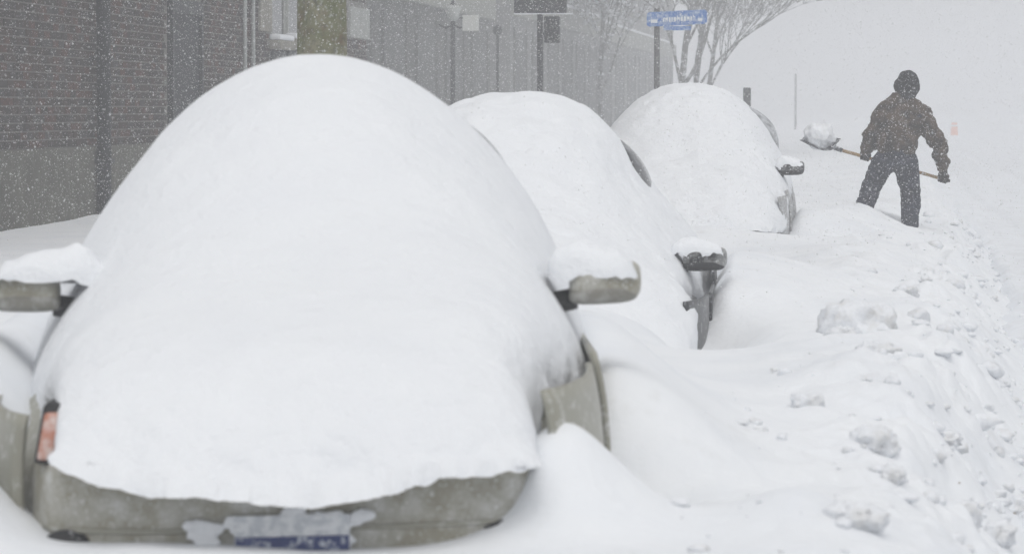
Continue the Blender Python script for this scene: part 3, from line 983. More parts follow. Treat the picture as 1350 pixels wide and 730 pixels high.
bpart('wall', M['mortar'], (WX - 8, B0, ZF), (WX, B1, 6.6))
bpart('foundation', M['concrete'], (WX - 8, B0 + 0.01, -0.2), (WX + 0.05, B1 - 0.01, ZF + 0.002), bevel=0.012)
bpart('cornice', M['stone'], (WX - 8.1, B0 - 0.1, 6.602), (WX + 0.18, B1 + 0.1, 6.95), bevel=0.02)
# doorway recess and openings: (y0, y1, z0, z1) kept free of bricks
d0, d1 = wy(221), wy(262)
w0, w1 = wy(356), wy(374)
w2, w3 = wy(377), wy(397)
q0, q1 = wy(459), wy(484)
OPEN = [(d0, d1, 0, 2.98), (w0, w1, 2.55, 4.4), (w2, w3, 2.60, 4.4), (q0, q1, 2.78, 3.28)]
BH, BL, JO = 0.066, 0.215, 0.015
bricks = []
row = 0
z = ZF + JO
while z < 4.6:
    y = 28.6 - (0.5 * (BL + JO) if row % 2 else 0)
    while y < B1 - 0.2:
        if not any(y + BL > o[0] - 0.02 and y < o[1] + 0.02 and z + BH > o[2] and z < o[3] + 0.02 for o in OPEN):
            bricks.append((y, z))
        y += BL + JO
    z += BH + JO
    row += 1
vis = [b for b in bricks if b[0] > 29.3 and b[1] < 1.72 + 1.02 * (b[0] / 30)]
vis.sort(key=lambda b: b[0])
single = set(vis[:300])
meshes = []
for mk in ('brick_a', 'brick_b', 'brick_a', 'brick_c', 'brick_d', 'brick_b'):
    bm_ = MB().box((-0.03, 0, 0), (0.009, BL, BH)).mesh()
    bm2 = bmesh.new(); bm2.from_mesh(bm_); bmesh.ops.recalc_face_normals(bm2, faces=bm2.faces[:]); bm2.to_mesh(bm_); bm2.free()
    bm_.materials.append(M[mk])
    meshes.append(bm_)
for (y, z) in vis[:300]:
    o = bpy.data.objects.new('brick', random.choice(meshes))
    COL.objects.link(o)
    o.parent = bld
    o.location = (random.uniform(-0.002, 0.003), y - B0, z)
rest = {k: MB() for k in ('brick_a', 'brick_b', 'brick_c', 'brick_d')}
for (y, z) in bricks:
    if (y, z) in single:
        continue
    k = random.choice(['brick_a', 'brick_b', 'brick_a', 'brick_c', 'brick_d', 'brick_b'])
    j = random.uniform(-0.002, 0.003)
    rest[k].box((-0.03 + j, y - B0, z), (0.009 + j, y - B0 + BL, z + BH))
for k, mb in rest.items():
    tag(mb.build('brickwork', M[k], bld), kind='stuff')
# upper storey, above what the photograph shows: brick texture on the wall plane
ub = material('upper_brickwork', (0.04, 0.032, 0.03), 0.9, 0.1)
t = ub.node_tree
bt = t.nodes.new('ShaderNodeTexBrick')
bt.inputs['Color1'].default_value = (0.04, 0.031, 0.029, 1); bt.inputs['Color2'].default_value = (0.06, 0.038, 0.032, 1); bt.inputs['Mortar'].default_value = (0.11, 0.105, 0.1, 1)
bt.inputs['Scale'].default_value = 1.0; bt.inputs['Brick Width'].default_value = 0.227; bt.inputs['Row Height'].default_value = 0.08; bt.inputs['Mortar Size'].default_value = 0.006
tc = t.nodes.new('ShaderNodeTexCoord'); sx = t.nodes.new('ShaderNodeSeparateXYZ'); cx = t.nodes.new('ShaderNodeCombineXYZ')
t.links.new(tc.outputs['Object'], sx.inputs[0]); t.links.new(sx.outputs['Y'], cx.inputs['X']); t.links.new(sx.outputs['Z'], cx.inputs['Y'])
t.links.new(cx.outputs[0], bt.inputs['Vector']); t.links.new(bt.outputs['Color'], t.nodes['Principled BSDF'].inputs['Base Color'])
bpart('upper_wall', ub, (WX - 0.1, B0 + 0.05, 4.62), (WX + 0.012, B1 - 0.05, 6.60))
bpart('near_wall', ub, (WX - 0.1, B0 + 0.05, ZF + 0.004), (WX + 0.0115, 28.35, 4.615))
# doorway
dw = bpart('door', M['door'], (WX - 0.02, d0 + 0.10, 0.2), (WX + 0.03, d1 - 0.10, 2.80))
bpart('door_frame', M['dark'], (WX - 0.02, d0, 0.2), (WX + 0.07, d0 + 0.10, 2.96), dw)
bpart('door_frame', M['dark'], (WX - 0.02, d1 - 0.10, 0.2), (WX + 0.07, d1, 2.96), dw)
bpart('door_frame', M['dark'], (WX - 0.02, d0 + 0.10, 2.802), (WX + 0.068, d1 - 0.10, 2.96), dw)
MB().tube([(WX + 0.04 - WX, d0 + 0.25 - B0, 1.35), (WX + 0.09 - WX, d0 + 0.25 - B0, 1.35), (0.09, d0 + 0.36 - B0, 1.35)], 0.014, 8).build('door_handle', M['rim'], dw, True)
ln = bpart('lintel', M['stone'], (WX - 0.02, wy(240), 3.0), (WX + 0.06, wy(262), 3.42), bevel=0.01)
# downpipe on the wall left of the doorway
yy = wy(121)
dp = MB()
dp.tube([(0.13, yy - B0, 0.3), (0.13, yy - B0, 6.5)], 0.075, 12)
dp = dp.build('downpipe', M['dark'], bld, True)
for zz in (1.15, 2.2, 3.4, 4.8):
    MB().box((0.0, yy - B0 - 0.10, zz), (0.22, yy - B0 + 0.10, zz + 0.05)).build('pipe_bracket', M['dark'], dp, False, 0.004)
# pair of pale conduits
for px in (318.5, 329.5):
    y_ = wy(px)
    MB().tube([(0.05, y_ - B0, 1.0), (0.05, y_ - B0, 3.05 if px > 325 else 3.0), (0.05, y_ - B0 + 0.02, 3.12), (0.05, y_ - B0 + 0.6, 3.16)], 0.026, 8).build('conduit', M['pipe'], bld, True)
# windows with snow on their sills, dark grilles below
for (a, b_, zs) in ((w0, w1, 2.56), (w2, w3, 2.60)):
    wn = bpart('window', M['pane'], (WX - 0.03, a + 0.08, zs + 0.06), (WX + 0.012, b_ - 0.08, 4.35))
    bpart('window_frame', M['panel'], (WX - 0.03, a, zs + 0.06), (WX + 0.03, a + 0.08, 4.40), wn)
    bpart('window_frame', M['panel'], (WX - 0.03, b_ - 0.08, zs + 0.06), (WX + 0.03, b_, 4.40), wn)
    bpart('window_frame', M['panel'], (WX - 0.03, a + 0.08, 4.352), (WX + 0.028, b_ - 0.08, 4.40), wn)
    bpart('window_sill', M['stone'], (WX - 0.03, a - 0.05, zs - 0.06), (WX + 0.16, b_ + 0.05, zs + 0.058), wn, 0.006)
    bpart('sill_snow', M['snow'], (WX + 0.0, a - 0.03, zs + 0.060), (WX + 0.155, b_ + 0.03, zs + 0.14), wn, 0.03)
    bpart('grille', M['dark'], (WX - 0.02, a, 1.95), (WX + 0.05, b_, zs - 0.08), bld, 0.008)
bpart('stone_block', M['stone'], (WX - 0.02, wy(340), 2.72), (WX + 0.05, w0 - 0.08, 3.5), bld, 0.01)
bpart('wall_panel', M['panel'], (WX - 0.02, q0, 2.80), (WX + 0.05, q1, 3.27), bld, 0.008)

# ------------------------------------------------------------------ utility pole behind the nearest car
M['wood'] = material('mossy_pole_wood', (0.20, 0.19, 0.125), 0.95, 0.1,
                     noise=[((0.13, 0.14, 0.07), 7, 0.38, 0.62), ((0.13, 0.085, 0.05), 11, 0.52, 0.72), ((0.09, 0.085, 0.06), 26, 0.52, 0.68), ((0.40, 0.41, 0.39), 40, 0.57, 0.70)], bump=(18, 0.6, 0.02))
p = at(424, 60, 22.0)
pole = empty('utility_pole', (p[0], 22.0, 0))
tag(pole, 'thick mossy wooden utility pole rising behind the nearest snow dome', 'pole')
vs = MB()
n = 28
zs_ = np.linspace(0.1, 8.0, 40)
V = np.zeros((40, n, 3))
for i, zz in enumerate(zs_):
    an = np.linspace(0, 2 * np.pi, n, endpoint=False)
    r = (0.178 - 0.006 * zz) * (1 + 0.03 * np.sin(an * 7 + 0.6 * zz) + 0.025 * fbm(np.cos(an) * 3, np.sin(an) * 3, zz * 0.5, 2, 77))
    V[i, :, 0], V[i, :, 1], V[i, :, 2] = r * np.cos(an), r * np.sin(an), zz
link('shaft', grid_mesh(V, close_v=True), M['wood'], pole)
MB().box((-0.9, -0.06, 7.3), (0.9, 0.06, 7.44)).build('crossarm', M['wood'], pole, False, 0.01)
for x in (-0.75, -0.4, 0.4, 0.75):
    MB().tube([(x, 0, 7.44), (x, 0, 7.50), (x, 0, 7.58)], [0.03, 0.045, 0.03], 10).build('insulator', M['pipe'], pole, True)

# ------------------------------------------------------------------ grey buildings farther down the street
M['pane_far'] = material('dim_shop_glass', (0.13, 0.132, 0.132), 0.9, 0.1)
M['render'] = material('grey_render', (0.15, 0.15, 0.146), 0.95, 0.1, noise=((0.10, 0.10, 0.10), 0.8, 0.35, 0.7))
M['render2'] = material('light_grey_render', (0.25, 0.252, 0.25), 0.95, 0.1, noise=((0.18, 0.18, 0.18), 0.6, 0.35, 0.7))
M['fascia'] = material('pale_fascia', (0.26, 0.265, 0.24), 0.9, 0.1)


def row_house(name, X, y0, y1, h, mat, band, nwin, label):
    r = empty(name, (X, y0, 0))
    tag(r, label, 'building', 'buildings down the street')
    L_ = y1 - y0
    MB().box((-9, 0, -0.2), (0, L_, h)).build('wall', mat, r)
    MB().box((-9.1, -0.1, h + 0.002), (0.2, L_ + 0.1, h + 0.3)).build('roof_edge', M['fascia'], r, False, 0.02)
    MB().box((0.002, 0.2, band[0]), (0.16, L_ - 0.2, band[1])).build('fascia', M['fascia'], r, False, 0.01)
    MB().box((0.01, 0.25, band[1] + 0.002), (0.15, L_ - 0.25, band[1] + 0.10)).build('fascia_snow', M['snow'], r, False, 0.03)
    step = L_ / nwin
    for i in range(nwin):
        a, b_ = i * step + 0.18 * step, (i + 1) * step - 0.18 * step
        w_ = MB().box((-0.05, a, 1.0), (0.012, b_, band[0] - 0.35)).build('shop_window', M['pane_far'], r)
        MB().box((-0.02, a - 0.09, 0.9), (0.05, a - 0.002, band[0] - 0.25)).build('window_frame', M['render'], w_)
        MB().box((-0.02, b_ + 0.002, 0.9), (0.05, b_ + 0.09, band[0] - 0.25)).build('window_frame', M['render'], w_)
        MB().box((-0.02, a, 0.90), (0.10, b_, 0.998)).build('window_sill', M['fascia'], w_)
        if h > band[1] + 2:
            u = MB().box((-0.05, a + 0.2, band[1] + 0.7), (0.012, b_ - 0.2, h - 0.6)).build('window', M['pane_far'], r)
            MB().box((-0.02, a + 0.15, band[1] + 0.58), (0.10, b_ - 0.15, band[1] + 0.698)).build('window_sill', M['fascia'], u)
    return r


row_house('grey_building', -8.9, 54.0, 76.0, 6.4, M['render'], (3.75, 4.35), 5, 'grey building with a pale fascia band right after the brick one')
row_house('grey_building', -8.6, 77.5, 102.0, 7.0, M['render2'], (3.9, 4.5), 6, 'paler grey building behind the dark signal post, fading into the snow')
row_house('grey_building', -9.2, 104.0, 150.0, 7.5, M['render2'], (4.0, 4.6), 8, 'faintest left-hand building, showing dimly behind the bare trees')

# ------------------------------------------------------------------ street furniture
def post(name, px, Y, r, top, label, cat, mat=None, rtop=None):
    p_ = at(px, 100, Y)
    o = empty(name, (p_[0], Y, 0))
    tag(o, label, cat)
    MB().tube([(0, 0, 0.2), (0, 0, top * 0.5), (0, 0, top)], [r, r * 0.95, rtop or r * 0.9], 14).build('post', mat or M['dark'], o, True)
    return o


# dark signal post
Y = 45.0
sig = post('signal_post', 712, Y, 0.043, 4.6, 'dark signal post with a hanging box behind the second snow mound', 'signal post')
k = Y / F_PX
zc = lambda py, YY: float(at(675, py, YY)[2])
MB().box((-34 * k, -0.09, zc(18, Y)), (35 * k, 0.09, zc(18, Y) + 0.42)).build('signal_board', M['dark'], sig, False, 0.012)
sb = MB().box((-34 * k, -0.10, zc(18, Y) - 0.014), (43 * k, 0.10, zc(18, Y) - 0.002)).build('board_snow', M['snow'], sig)
ps = MB().box((6 * k, -0.10, zc(57, Y)), (26 * k, 0.10, zc(22, Y))).build('pedestrian_signal', M['dark'], sig, False, 0.02)
for zz in (0.30, 0.72):
    zq = zc(57, Y) + zz * (zc(22, Y) - zc(57, Y))
    MB().tube([(16 * k, -0.098, zq), (16 * k, -0.16, zq)], [0.075, 0.07], 14, False).build('visor', M['dark'], ps)
MB().tube([(0, 0, zc(45, Y)), (10 * k, 0, zc(45, Y))], 0.02, 8).build('bracket', M['dark'], sig)

# thin lamp post with lantern and small white sign
Y = 56.0
lp = post('street_lamp', 597, Y, 0.045, zc(28, Y), 'slim grey street lamp with a small white sign, left of the signal post', 'street lamp')
k = Y / F_PX
zt = zc(28, Y)
MB().tube([(0, 0, zt), (0, 0, zt + 0.06), (0, 0, zt + 0.10), (0, 0, zt + 0.22), (0, 0, zt + 0.28)], [0.05, 0.13, 0.10, 0.15, 0.03], 12).build('lantern', M['pipe'], lp, True)
MB().tube([(0, 0, zt + 0.275), (0, 0, zt + 0.36)], [0.05, 0.015], 8).build('finial', M['dark'], lp, True)
for sgn in (-1, 1):
    MB().tube([(0, 0, zt - 0.05), (sgn * 0.12, 0, zt - 0.12), (sgn * 0.24, 0, zt - 0.05)], 0.016, 8).build('arm', M['dark'], lp, True)
MB().box((13 * k, -0.02, zc(41, Y)), (35 * k, 0.0, zc(20, Y))).build('sign_plate', material('white_sign', (0.55, 0.56, 0.53), 0.6, 0.3), lp, False, 0.004)
MB().tube([(0, -0.01, zc(24, Y)), (14 * k, -0.01, zc(24, Y))], 0.014, 8).build('bracket', M['dark'], lp)

lp2 = post('thin_post', 656, 62.0, 0.03, zc(42, 62.0), 'faint thin post between the street lamp and the signal post', 'post')
MB().ball((0, 0, zc(42, 62.0) + 0.03), (0.09, 0.06, 0.10), 12, 8).build('post_head', M['dark'], lp2, True)

# blue street-name sign
M['sign_blue'] = material('sign_blue', (0.05, 0.16, 0.46), 0.5, 0.3, noise=((0.42, 0.50, 0.62), 22, 0.42, 0.66))
M['sign_white'] = material('sign_lettering', (0.72, 0.75, 0.78), 0.6, 0.3)
M['galv'] = material('galvanised_post', (0.09, 0.09, 0.092), 0.6, 0.4)
Y = 42.0
k = Y / F_PX
sg = post('street_sign', 866, Y, 0.040, zc(12, Y), 'blue street name plate on a grey post in front of the bare tree', 'sign', M['galv'])
z0, z1 = zc(34.5, Y), zc(15.5, Y)
x0, x1 = -13 * k, 66 * k
vs, fs = [], []
nn = 24
for i in range(nn + 1):
    t_ = i / nn
    x = x0 + (x1 - x0) * t_
    crown = 0.035 * (t_ - 0.5)          # the plate tips up a little to the right
    rnd = 0.02 * (1 - min(1, min(t_, 1 - t_) / 0.03))
    vs += [(x, -0.052, z0 + crown + rnd), (x, -0.052, z1 + crown - rnd), (x, -0.046, z0 + crown + rnd), (x, -0.046, z1 + crown - rnd)]
for i in range(nn):
    a = i * 4
    fs += [(a, a + 4, a + 5, a + 1), (a + 2, a + 3, a + 7, a + 6), (a, a + 2, a + 6, a + 4), (a + 1, a + 5, a + 7, a + 3)]
fs += [(0, 1, 3, 2), (nn * 4, nn * 4 + 2, nn * 4 + 3, nn * 4 + 1)]
npz = MB().add(vs, fs).build('name_plate', M['sign_blue'], sg)
MB().box((9 * k, -0.052, z0 - 0.062), (45 * k, -0.046, z0 - 0.008)).build('lower_tab', M['sign_blue'], sg, False, 0.002)
# lettering: too blurred by the snow to read, so only its strokes
let = MB()
x = 8.0
r3 = random.Random(4)
while x < 50:
    wv = r3.choice([2.2, 3.0, 3.6])
    hgt = r3.choice([0.055, 0.055, 0.075])
    zb_ = z0 + 0.05 + 0.035 * ((x + 13) / 79 - 0.5)
    let.box((x * k, -0.0565, zb_), ((x + 0.9) * k, -0.0545, zb_ + hgt))
    let.box(((x + wv - 0.9) * k, -0.0565, zb_), ((x + wv) * k, -0.0545, zb_ + 0.055))
    let.box(((x + 0.9) * k, -0.0565, zb_ + r3.choice([0.0, 0.022, 0.043])), ((x + wv - 0.9) * k, -0.0545, zb_ + 0.055))
    x += wv + 1.1
let.build('lettering', M['sign_white'], npz)
em = MB()
em.box((-8 * k, -0.0565, z0 + 0.03), (1 * k, -0.0545, z0 + 0.075))
em.build('emblem', M['sign_white'], npz)
em = MB()
em.box((54 * k, -0.0565, z0 + 0.055), (60 * k, -0.0545, z0 + 0.09))
em.build('emblem', M['sign_white'], npz)
for zz in (z0 + 0.05, z1 - 0.05):
    MB().box((-0.05, -0.045, zz - 0.012), (0.05, 0.045, zz + 0.012)).build('clamp', M['galv'], sg)

pm = post('parking_meter', 985, 66.0, 0.035, zc(140, 66.0), 'dark box on a post showing above the right shoulder of the third snow mound', 'parking meter', M['galv'])
k = 66.0 / F_PX
MB().box((-5 * k, -0.08, zc(141, 66.0)), (5 * k, 0.08, zc(116, 66.0))).build('meter_head', M['dark'], pm, False, 0.02)
post('thin_post', 1049, 175.0, 0.06, zc(98, 175.0), 'faint thin post in the whiteout left of the man shovelling', 'post', M['galv'])

# orange barrel added to stand in for a faint orange glow in the whiteout
M['orange'] = material('orange_plastic', (0.75, 0.20, 0.03), 0.5, 0.3)
p = at(1258, 186, 200.0)
tb = empty('glimmer_barrel', (p[0], 200.0, 0.0))
tag(tb, 'faint orange traffic barrel standing in for a distant glow beyond the shoveller, right of his arm', 'traffic barrel')
MB().tube([(0, 0, 0), (0, 0, 0.10), (0, 0, 0.101), (0, 0, 0.5), (0, 0, 0.92)], [0.30, 0.30, 0.23, 0.21, 0.17], 18).build('drum', M['orange'], tb, True)
for zz in (0.35, 0.68):
    MB().tube([(0, 0, zz), (0, 0, zz + 0.11)], [0.226 - zz * 0.045, 0.222 - zz * 0.045], 18, False).build('white_band', M['sign_white'], tb, True)
MB().ball((0, 0, 0.95), (0.18, 0.18, 0.09), 16, 10).build('snow_cap', M['snow'], tb, True)

# ------------------------------------------------------------------ bare trees
M['bark'] = material('bark', (0.075, 0.070, 0.065), 0.95, 0.1, noise=((0.50, 0.51, 0.53), 6, 0.48, 0.66))
M['twig'] = material('twig', (0.09, 0.085, 0.08), 0.95, 0.1, noise=((0.45, 0.46, 0.48), 6, 0.5, 0.7))


def tree(name, px, Y, h, lean, seed, label, spread=1.0, r0=0.10, snow=False, first=0.3, levels=5):
    rn = random.Random(seed)
    p_ = at(px, 120, Y)
    root = empty(name, (p_[0], Y, 0))
    tag(root, label, 'tree', 'bare trees in the street')
    trunk, limbs, twigs, sn = MB(), MB(), MB(), MB()

    def grow(mb, base, d, L_, r, lev):
        pts, rad = [base], [r]
        q = base.copy()
        nseg = 6 if lev < 2 else 4
        dd = d.copy()
        kids = []
        for i in range(nseg):
            dd = (dd + Vector((rn.uniform(-1, 1), rn.uniform(-1, 1), rn.uniform(-0.4, 0.7))) * (0.13 + 0.05 * lev)).normalized()
            q = q + dd * (L_ / nseg)
            pts.append(q.copy())
            rad.append(r * (1 - 0.62 * (i + 1) / nseg))
            kids.append((q.copy(), dd.copy(), rad[-1], (i + 1) / nseg))
        mb.tube(pts, rad, 8 if lev == 0 else (6 if lev < 2 else 4), True)
        if snow and lev in (1, 2, 3):
            for (qq, _, rr, _) in kids:
                if rn.random() < 0.55:
                    sn.ball(qq + Vector((0, 0, rr + 0.02)), (rn.uniform(0.03, 0.11), rn.uniform(0.03, 0.10), rn.uniform(0.02, 0.06)), 8, 5)
        if lev >= levels - 1:
            return
        nk = [12, 9, 8, 6][min(lev, 3)]
        for j in range(nk):
            f_ = first + (1 - first) * (j + rn.random()) / nk if lev == 0 else rn.uniform(0.25, 1.0)
            i = min(nseg - 1, int(f_ * nseg))
            qq, d2, rr, _ = kids[i]
            an = rn.uniform(0, 2 * math.pi)
            side = Vector((math.cos(an), math.sin(an), 0))
            ang = rn.uniform(0.35, 0.95) * (spread if lev < 2 else 1.0)
            nd = (d2 * math.cos(ang) + side * math.sin(ang) + Vector((0, 0, 0.12))).normalized()
            grow([limbs, limbs, limbs, twigs, twigs][min(lev, 4)], qq, nd, L_ * rn.uniform(0.42, 0.66), max(rr * rn.uniform(0.45, 0.66), 0.0075), lev + 1)

    grow(trunk, Vector((0, 0, 0.2)), Vector((lean[0], lean[1], 1)).normalized(), h, r0, 0)
    trunk.build('trunk', M['bark'], root, True)
    cr_ = limbs.build('crown', M['bark'], root, True)
    twigs.build('twigs', M['twig'], cr_, True)
    if snow:
        sn.build('branch_snow', M['snow'], cr_, True)
    return root


tree('bare_tree', 882, 84.0, 6.2, (0.08, 0), 5, 'bare leafless tree behind the blue sign, its twigs spreading right', 0.85, 0.11, False, 0.22)
tree('bare_tree', 912, 90.0, 6.0, (0.06, 0), 33, 'slender bare tree straight behind the right end of the blue sign', 0.8, 0.09, False, 0.22)
tree('bare_tree', 935, 100.0, 6.2, (0.03, 0), 8, 'thinnest, dimmest bare tree, farthest right of those by the blue sign', 0.8, 0.09, False, 0.2)
tree('bare_tree', 800, 92.0, 6.0, (-0.06, 0), 14, 'bare tree with clumps of snow on its branches, left of the blue sign', 1.1, 0.09, True, 0.2)

# ------------------------------------------------------------------ the man shovelling
PY = 33.0


def J(px, py, dy=0.0):
    return Vector(at(px, py, PY + dy).tolist())


def capsule(mb, a, b, ra, rb, n=14):
    a, b = Vector(a), Vector(b)
    mb.ball(a, ra, n, 10)
    mb.ball(b, rb, n, 10)
    mb.tube([a, b], [ra, rb], n)


def cloth(name, col, specks, dark):
    return material(name, col, 0.95, 0.1, noise=[(dark, 9, 0.40, 0.62), ((0.45, 0.47, 0.50), specks, 0.62, 0.74), ((0.6, 0.62, 0.66), specks * 2.6, 0.63, 0.72)], bump=(40, 0.5, 0.01))


M['jacket'] = cloth('brown_jacket', (0.085, 0.060, 0.042), 22, (0.022, 0.017, 0.014))
M['trousers'] = cloth('navy_trousers', (0.024, 0.028, 0.046), 24, (0.012, 0.014, 0.024))
M['hood'] = cloth('dark_hood', (0.020, 0.021, 0.025), 26, (0.010, 0.010, 0.012))
M['glove'] = cloth('brown_glove', (0.034, 0.028, 0.022), 30, (0.015, 0.013, 0.012))
M['skin'] = material('skin', (0.30, 0.17, 0.12), 0.6, 0.3)
M['boot'] = material('boot', (0.02, 0.018, 0.017), 0.8, 0.3)

foot = J(1190, 300)
man = empty('person', (foot.x, PY, 0.25))
tag(man, 'person in dark hood, brown jacket and navy trousers shovelling, seen from behind, knee-deep in snow', 'person')
ML = (foot.x, PY, 0.25)
head = J(1197, 111, 0.05)
neck = J(1191, 128, 0.02)
shL, shR = J(1167, 147, 0.06), J(1212, 150, -0.02)
chest = J(1188, 160, 0.0)
waist = J(1182, 188, -0.04)
pelv = J(1181, 204, -0.06)
hipL, hipR = J(1166, 213, -0.05), J(1194, 213, -0.05)
knL, knR = J(1149, 246, 0.10), J(1201, 255, 0.02)
anL, anR = J(1128, 304, 0.0), J(1199, 312, -0.04)
elL, elR = J(1150, 180, 0.08), J(1239, 189, 0.02)
# the shovel's axis, passing in front of him (beyond, from here)
shA, shB = J(1098, 195, 0.30), J(1246, 237, 0.10)
sd = (shB - shA).normalized()


def on_shaft(px):
    t_ = (px - 1098) / (1246 - 1098)
    return shA.lerp(shB, t_)


haL, haR = on_shaft(1141), on_shaft(1243)
wrL = haL + Vector((0.0, -0.05, 0.055))
wrR = haR + Vector((0.005, -0.03, 0.085))

body = MB()
body.ball(head, (0.080, 0.098, 0.112), 18, 14)
body.ball(head + Vector((-0.035, 0.085, -0.01)), (0.018, 0.028, 0.022), 8, 6)     # nose, turned away
body.ball(head + Vector((-0.03, 0.05, -0.085)), (0.045, 0.045, 0.035), 10, 8)    # chin
for sx_ in (-1, 1):
    body.ball(head + Vector((sx_ * 0.080, 0.0, -0.01)), (0.012, 0.026, 0.034), 8, 6)   # ears
capsule(body, head + Vector((0, 0, -0.06)), neck, 0.060, 0.066)
capsule(body, neck, chest, 0.075, 0.13)
capsule(body, shL, shR, 0.085, 0.085)
capsule(body, chest + Vector((-0.05, 0, 0)), waist + Vector((-0.035, 0, 0)), 0.125, 0.115)
capsule(body, chest + Vector((0.05, 0, 0)), waist + Vector((0.035, 0, 0)), 0.125, 0.115)
capsule(body, waist, pelv, 0.125, 0.125)
capsule(body, hipL + Vector((0.02, 0, 0.02)), hipR + Vector((-0.02, 0, 0.02)), 0.115, 0.115)
for (h_, k_, a_) in ((hipL, knL, anL), (hipR, knR, anR)):
    capsule(body, h_, k_, 0.122, 0.100)
    capsule(body, k_, a_, 0.098, 0.084)
    capsule(body, a_, a_ + Vector((-0.02, 0.16, -0.05)), 0.058, 0.046)
for (s_, e_, w_) in ((shL, elL, wrL), (shR, elR, wrR)):
    capsule(body, s_, e_, 0.068, 0.052)
    capsule(body, e_, w_, 0.052, 0.036)
bo = fuse('body', body, [M['trousers'], M['skin']], man, 0.014, 5, 0.008, 9, 3, ML)
zs_ = np.array([v.co.z for v in bo.data.vertices]) + ML[2]
for pg in bo.data.polygons:
    if zs_[pg.vertices[0]] > neck.z - 0.03:
        pg.material_index = 1
# eyes (on the side turned away)
for ex in (-0.058, -0.005):
    MB().ball(head + Vector((ex, 0.088, 0.012)) - Vector(ML), 0.011, 8, 6).build('eye', M['seal'], bo, True)

jk = MB()
capsule(jk, neck + Vector((0, 0, -0.01)), chest, 0.085, 0.155)
capsule(jk, shL, shR, 0.095, 0.095)
capsule(jk, neck + Vector((0, 0, -0.01)), shL, 0.075, 0.09)
capsule(jk, neck + Vector((0, 0, -0.01)), shR, 0.075, 0.09)
capsule(jk, shL + Vector((0.06, 0, 0)), waist + Vector((-0.085, 0, -0.0)), 0.12, 0.125)
capsule(jk, shR + Vector((-0.06, 0, 0)), waist + Vector((0.055, 0, -0.0)), 0.115, 0.13)
capsule(jk, waist + Vector((-0.06, 0, -0.03)), waist + Vector((0.075, 0, -0.02)), 0.135, 0.125)
capsule(jk, chest + Vector((-0.04, -0.04, 0)), waist + Vector((0, -0.03, 0.02)), 0.14, 0.14)
for (s_, e_, w_) in ((shL, elL, wrL), (shR, elR, wrR)):
    capsule(jk, s_, e_, 0.092, 0.086)
    capsule(jk, e_, w_ + (e_ - w_).normalized() * 0.05, 0.084, 0.060)
fuse('jacket', jk, M['jacket'], man, 0.014, 3, 0.019, 8, 13, ML)

hd = MB()
hd.ball(head + Vector((0.0, -0.005, 0.012)), (0.112, 0.125, 0.125), 18, 14)
hd.ball(head + Vector((-0.060, 0.045, -0.015)), (0.085, 0.09, 0.085), 16, 12)
hd.ball(head + Vector((-0.015, 0.03, 0.075)), (0.085, 0.09, 0.06), 14, 10)
capsule(hd, head + Vector((0.02, -0.02, -0.04)), neck + Vector((0.02, -0.02, 0.01)), 0.098, 0.085)
hd.tube([head + Vector((-0.075, 0.03, -0.10)), neck + Vector((-0.03, -0.01, -0.02))], [0.05, 0.07], 12)
fuse('hood', hd, M['hood'], man, 0.012, 4, 0.006, 12, 23, ML)


def hand(name, c_, wr, par):
    """gloved hand: palm, four curled fingers round the shaft and a thumb closing from the side"""
    g = MB()
    fr = (wr - c_)
    up_ = (fr - sd * fr.dot(sd)).normalized()       # from shaft towards the wrist
    bk = sd.cross(up_).normalized()
    palm = c_ + up_ * 0.040
    capsule(g, wr, palm, 0.040, 0.040)
    capsule(g, palm - sd * 0.034, palm + sd * 0.034, 0.026, 0.026)
    for i_, ln_ in enumerate((0.82, 1.0, 0.95, 0.75)):
        off = sd * (-0.036 + 0.024 * i_)
        prev = None
        for st in range(5):
            an = R(70 - st * 62 * ln_)
            q = c_ + off + (up_ * math.sin(an) + bk * math.cos(an)) * 0.031
            if prev is not None:
                capsule(g, prev, q, 0.0125 - 0.0008 * st, 0.0118 - 0.0008 * st, 8)
            prev = q
    t0 = palm - sd * 0.040 - bk * 0.012
    t1 = c_ - sd * 0.052 - bk * 0.030
    t2 = c_ - sd * 0.040 - bk * 0.030 - up_ * 0.024
    capsule(g, t0, t1, 0.017, 0.014, 8)
    capsule(g, t1, t2, 0.014, 0.012, 8)
    return fuse(name, g, M['glove'], par, 0.006, 2, 0.0, 9, 3, ML)


hand('glove', haL, wrL, man)
hand('glove', haR, wrR, man)
for a_ in (anL, anR):
    bt_ = MB()
    capsule(bt_, a_ + Vector((0, 0, 0.06)), a_ + Vector((0, -0.01, -0.05)), 0.076, 0.07)
    capsule(bt_, a_ + Vector((0, 0, -0.05)), a_ + Vector((-0.02, 0.19, -0.07)), 0.062, 0.05)
    fuse('boot', bt_, M['boot'], man, 0.014, 3, 0, 9, 3, ML)

# shovel
M['shaft'] = material('wooden_shaft', (0.36, 0.24, 0.11), 0.6, 0.3, noise=[((0.24, 0.15, 0.07), 12, 0.4, 0.7), ((0.66, 0.67, 0.68), 30, 0.60, 0.72)])
M['blade'] = material('shovel_blade', (0.055, 0.058, 0.064), 0.5, 0.4, noise=[((0.55, 0.57, 0.6), 20, 0.5, 0.66)])
M['load'] = material('shovelled_snow', (0.80, 0.82, 0.85), 0.9, 0.1, noise=((0.70, 0.715, 0.73), 14, 0.45, 0.7), bump=[(30, 0.6, 0.02)])
shv = empty('snow_shovel', shA)
tag(shv, 'snow shovel with a wooden shaft and dark scoop held in both hands', 'shovel')
O = shA.copy()
MB().tube([Vector((0, 0, 0)) - sd * 0.05, (shB - O) * 0.5, (shB - O) + sd * 0.02], [0.017, 0.0165, 0.016], 12).build('shaft', M['shaft'], shv, True)
MB().tube([(shB - O) + sd * -0.05, (shB - O) + sd * 0.03, (shB - O) + sd * 0.05], [0.019, 0.021, 0.012], 12).build('end_grip', M['glove'], shv, True)
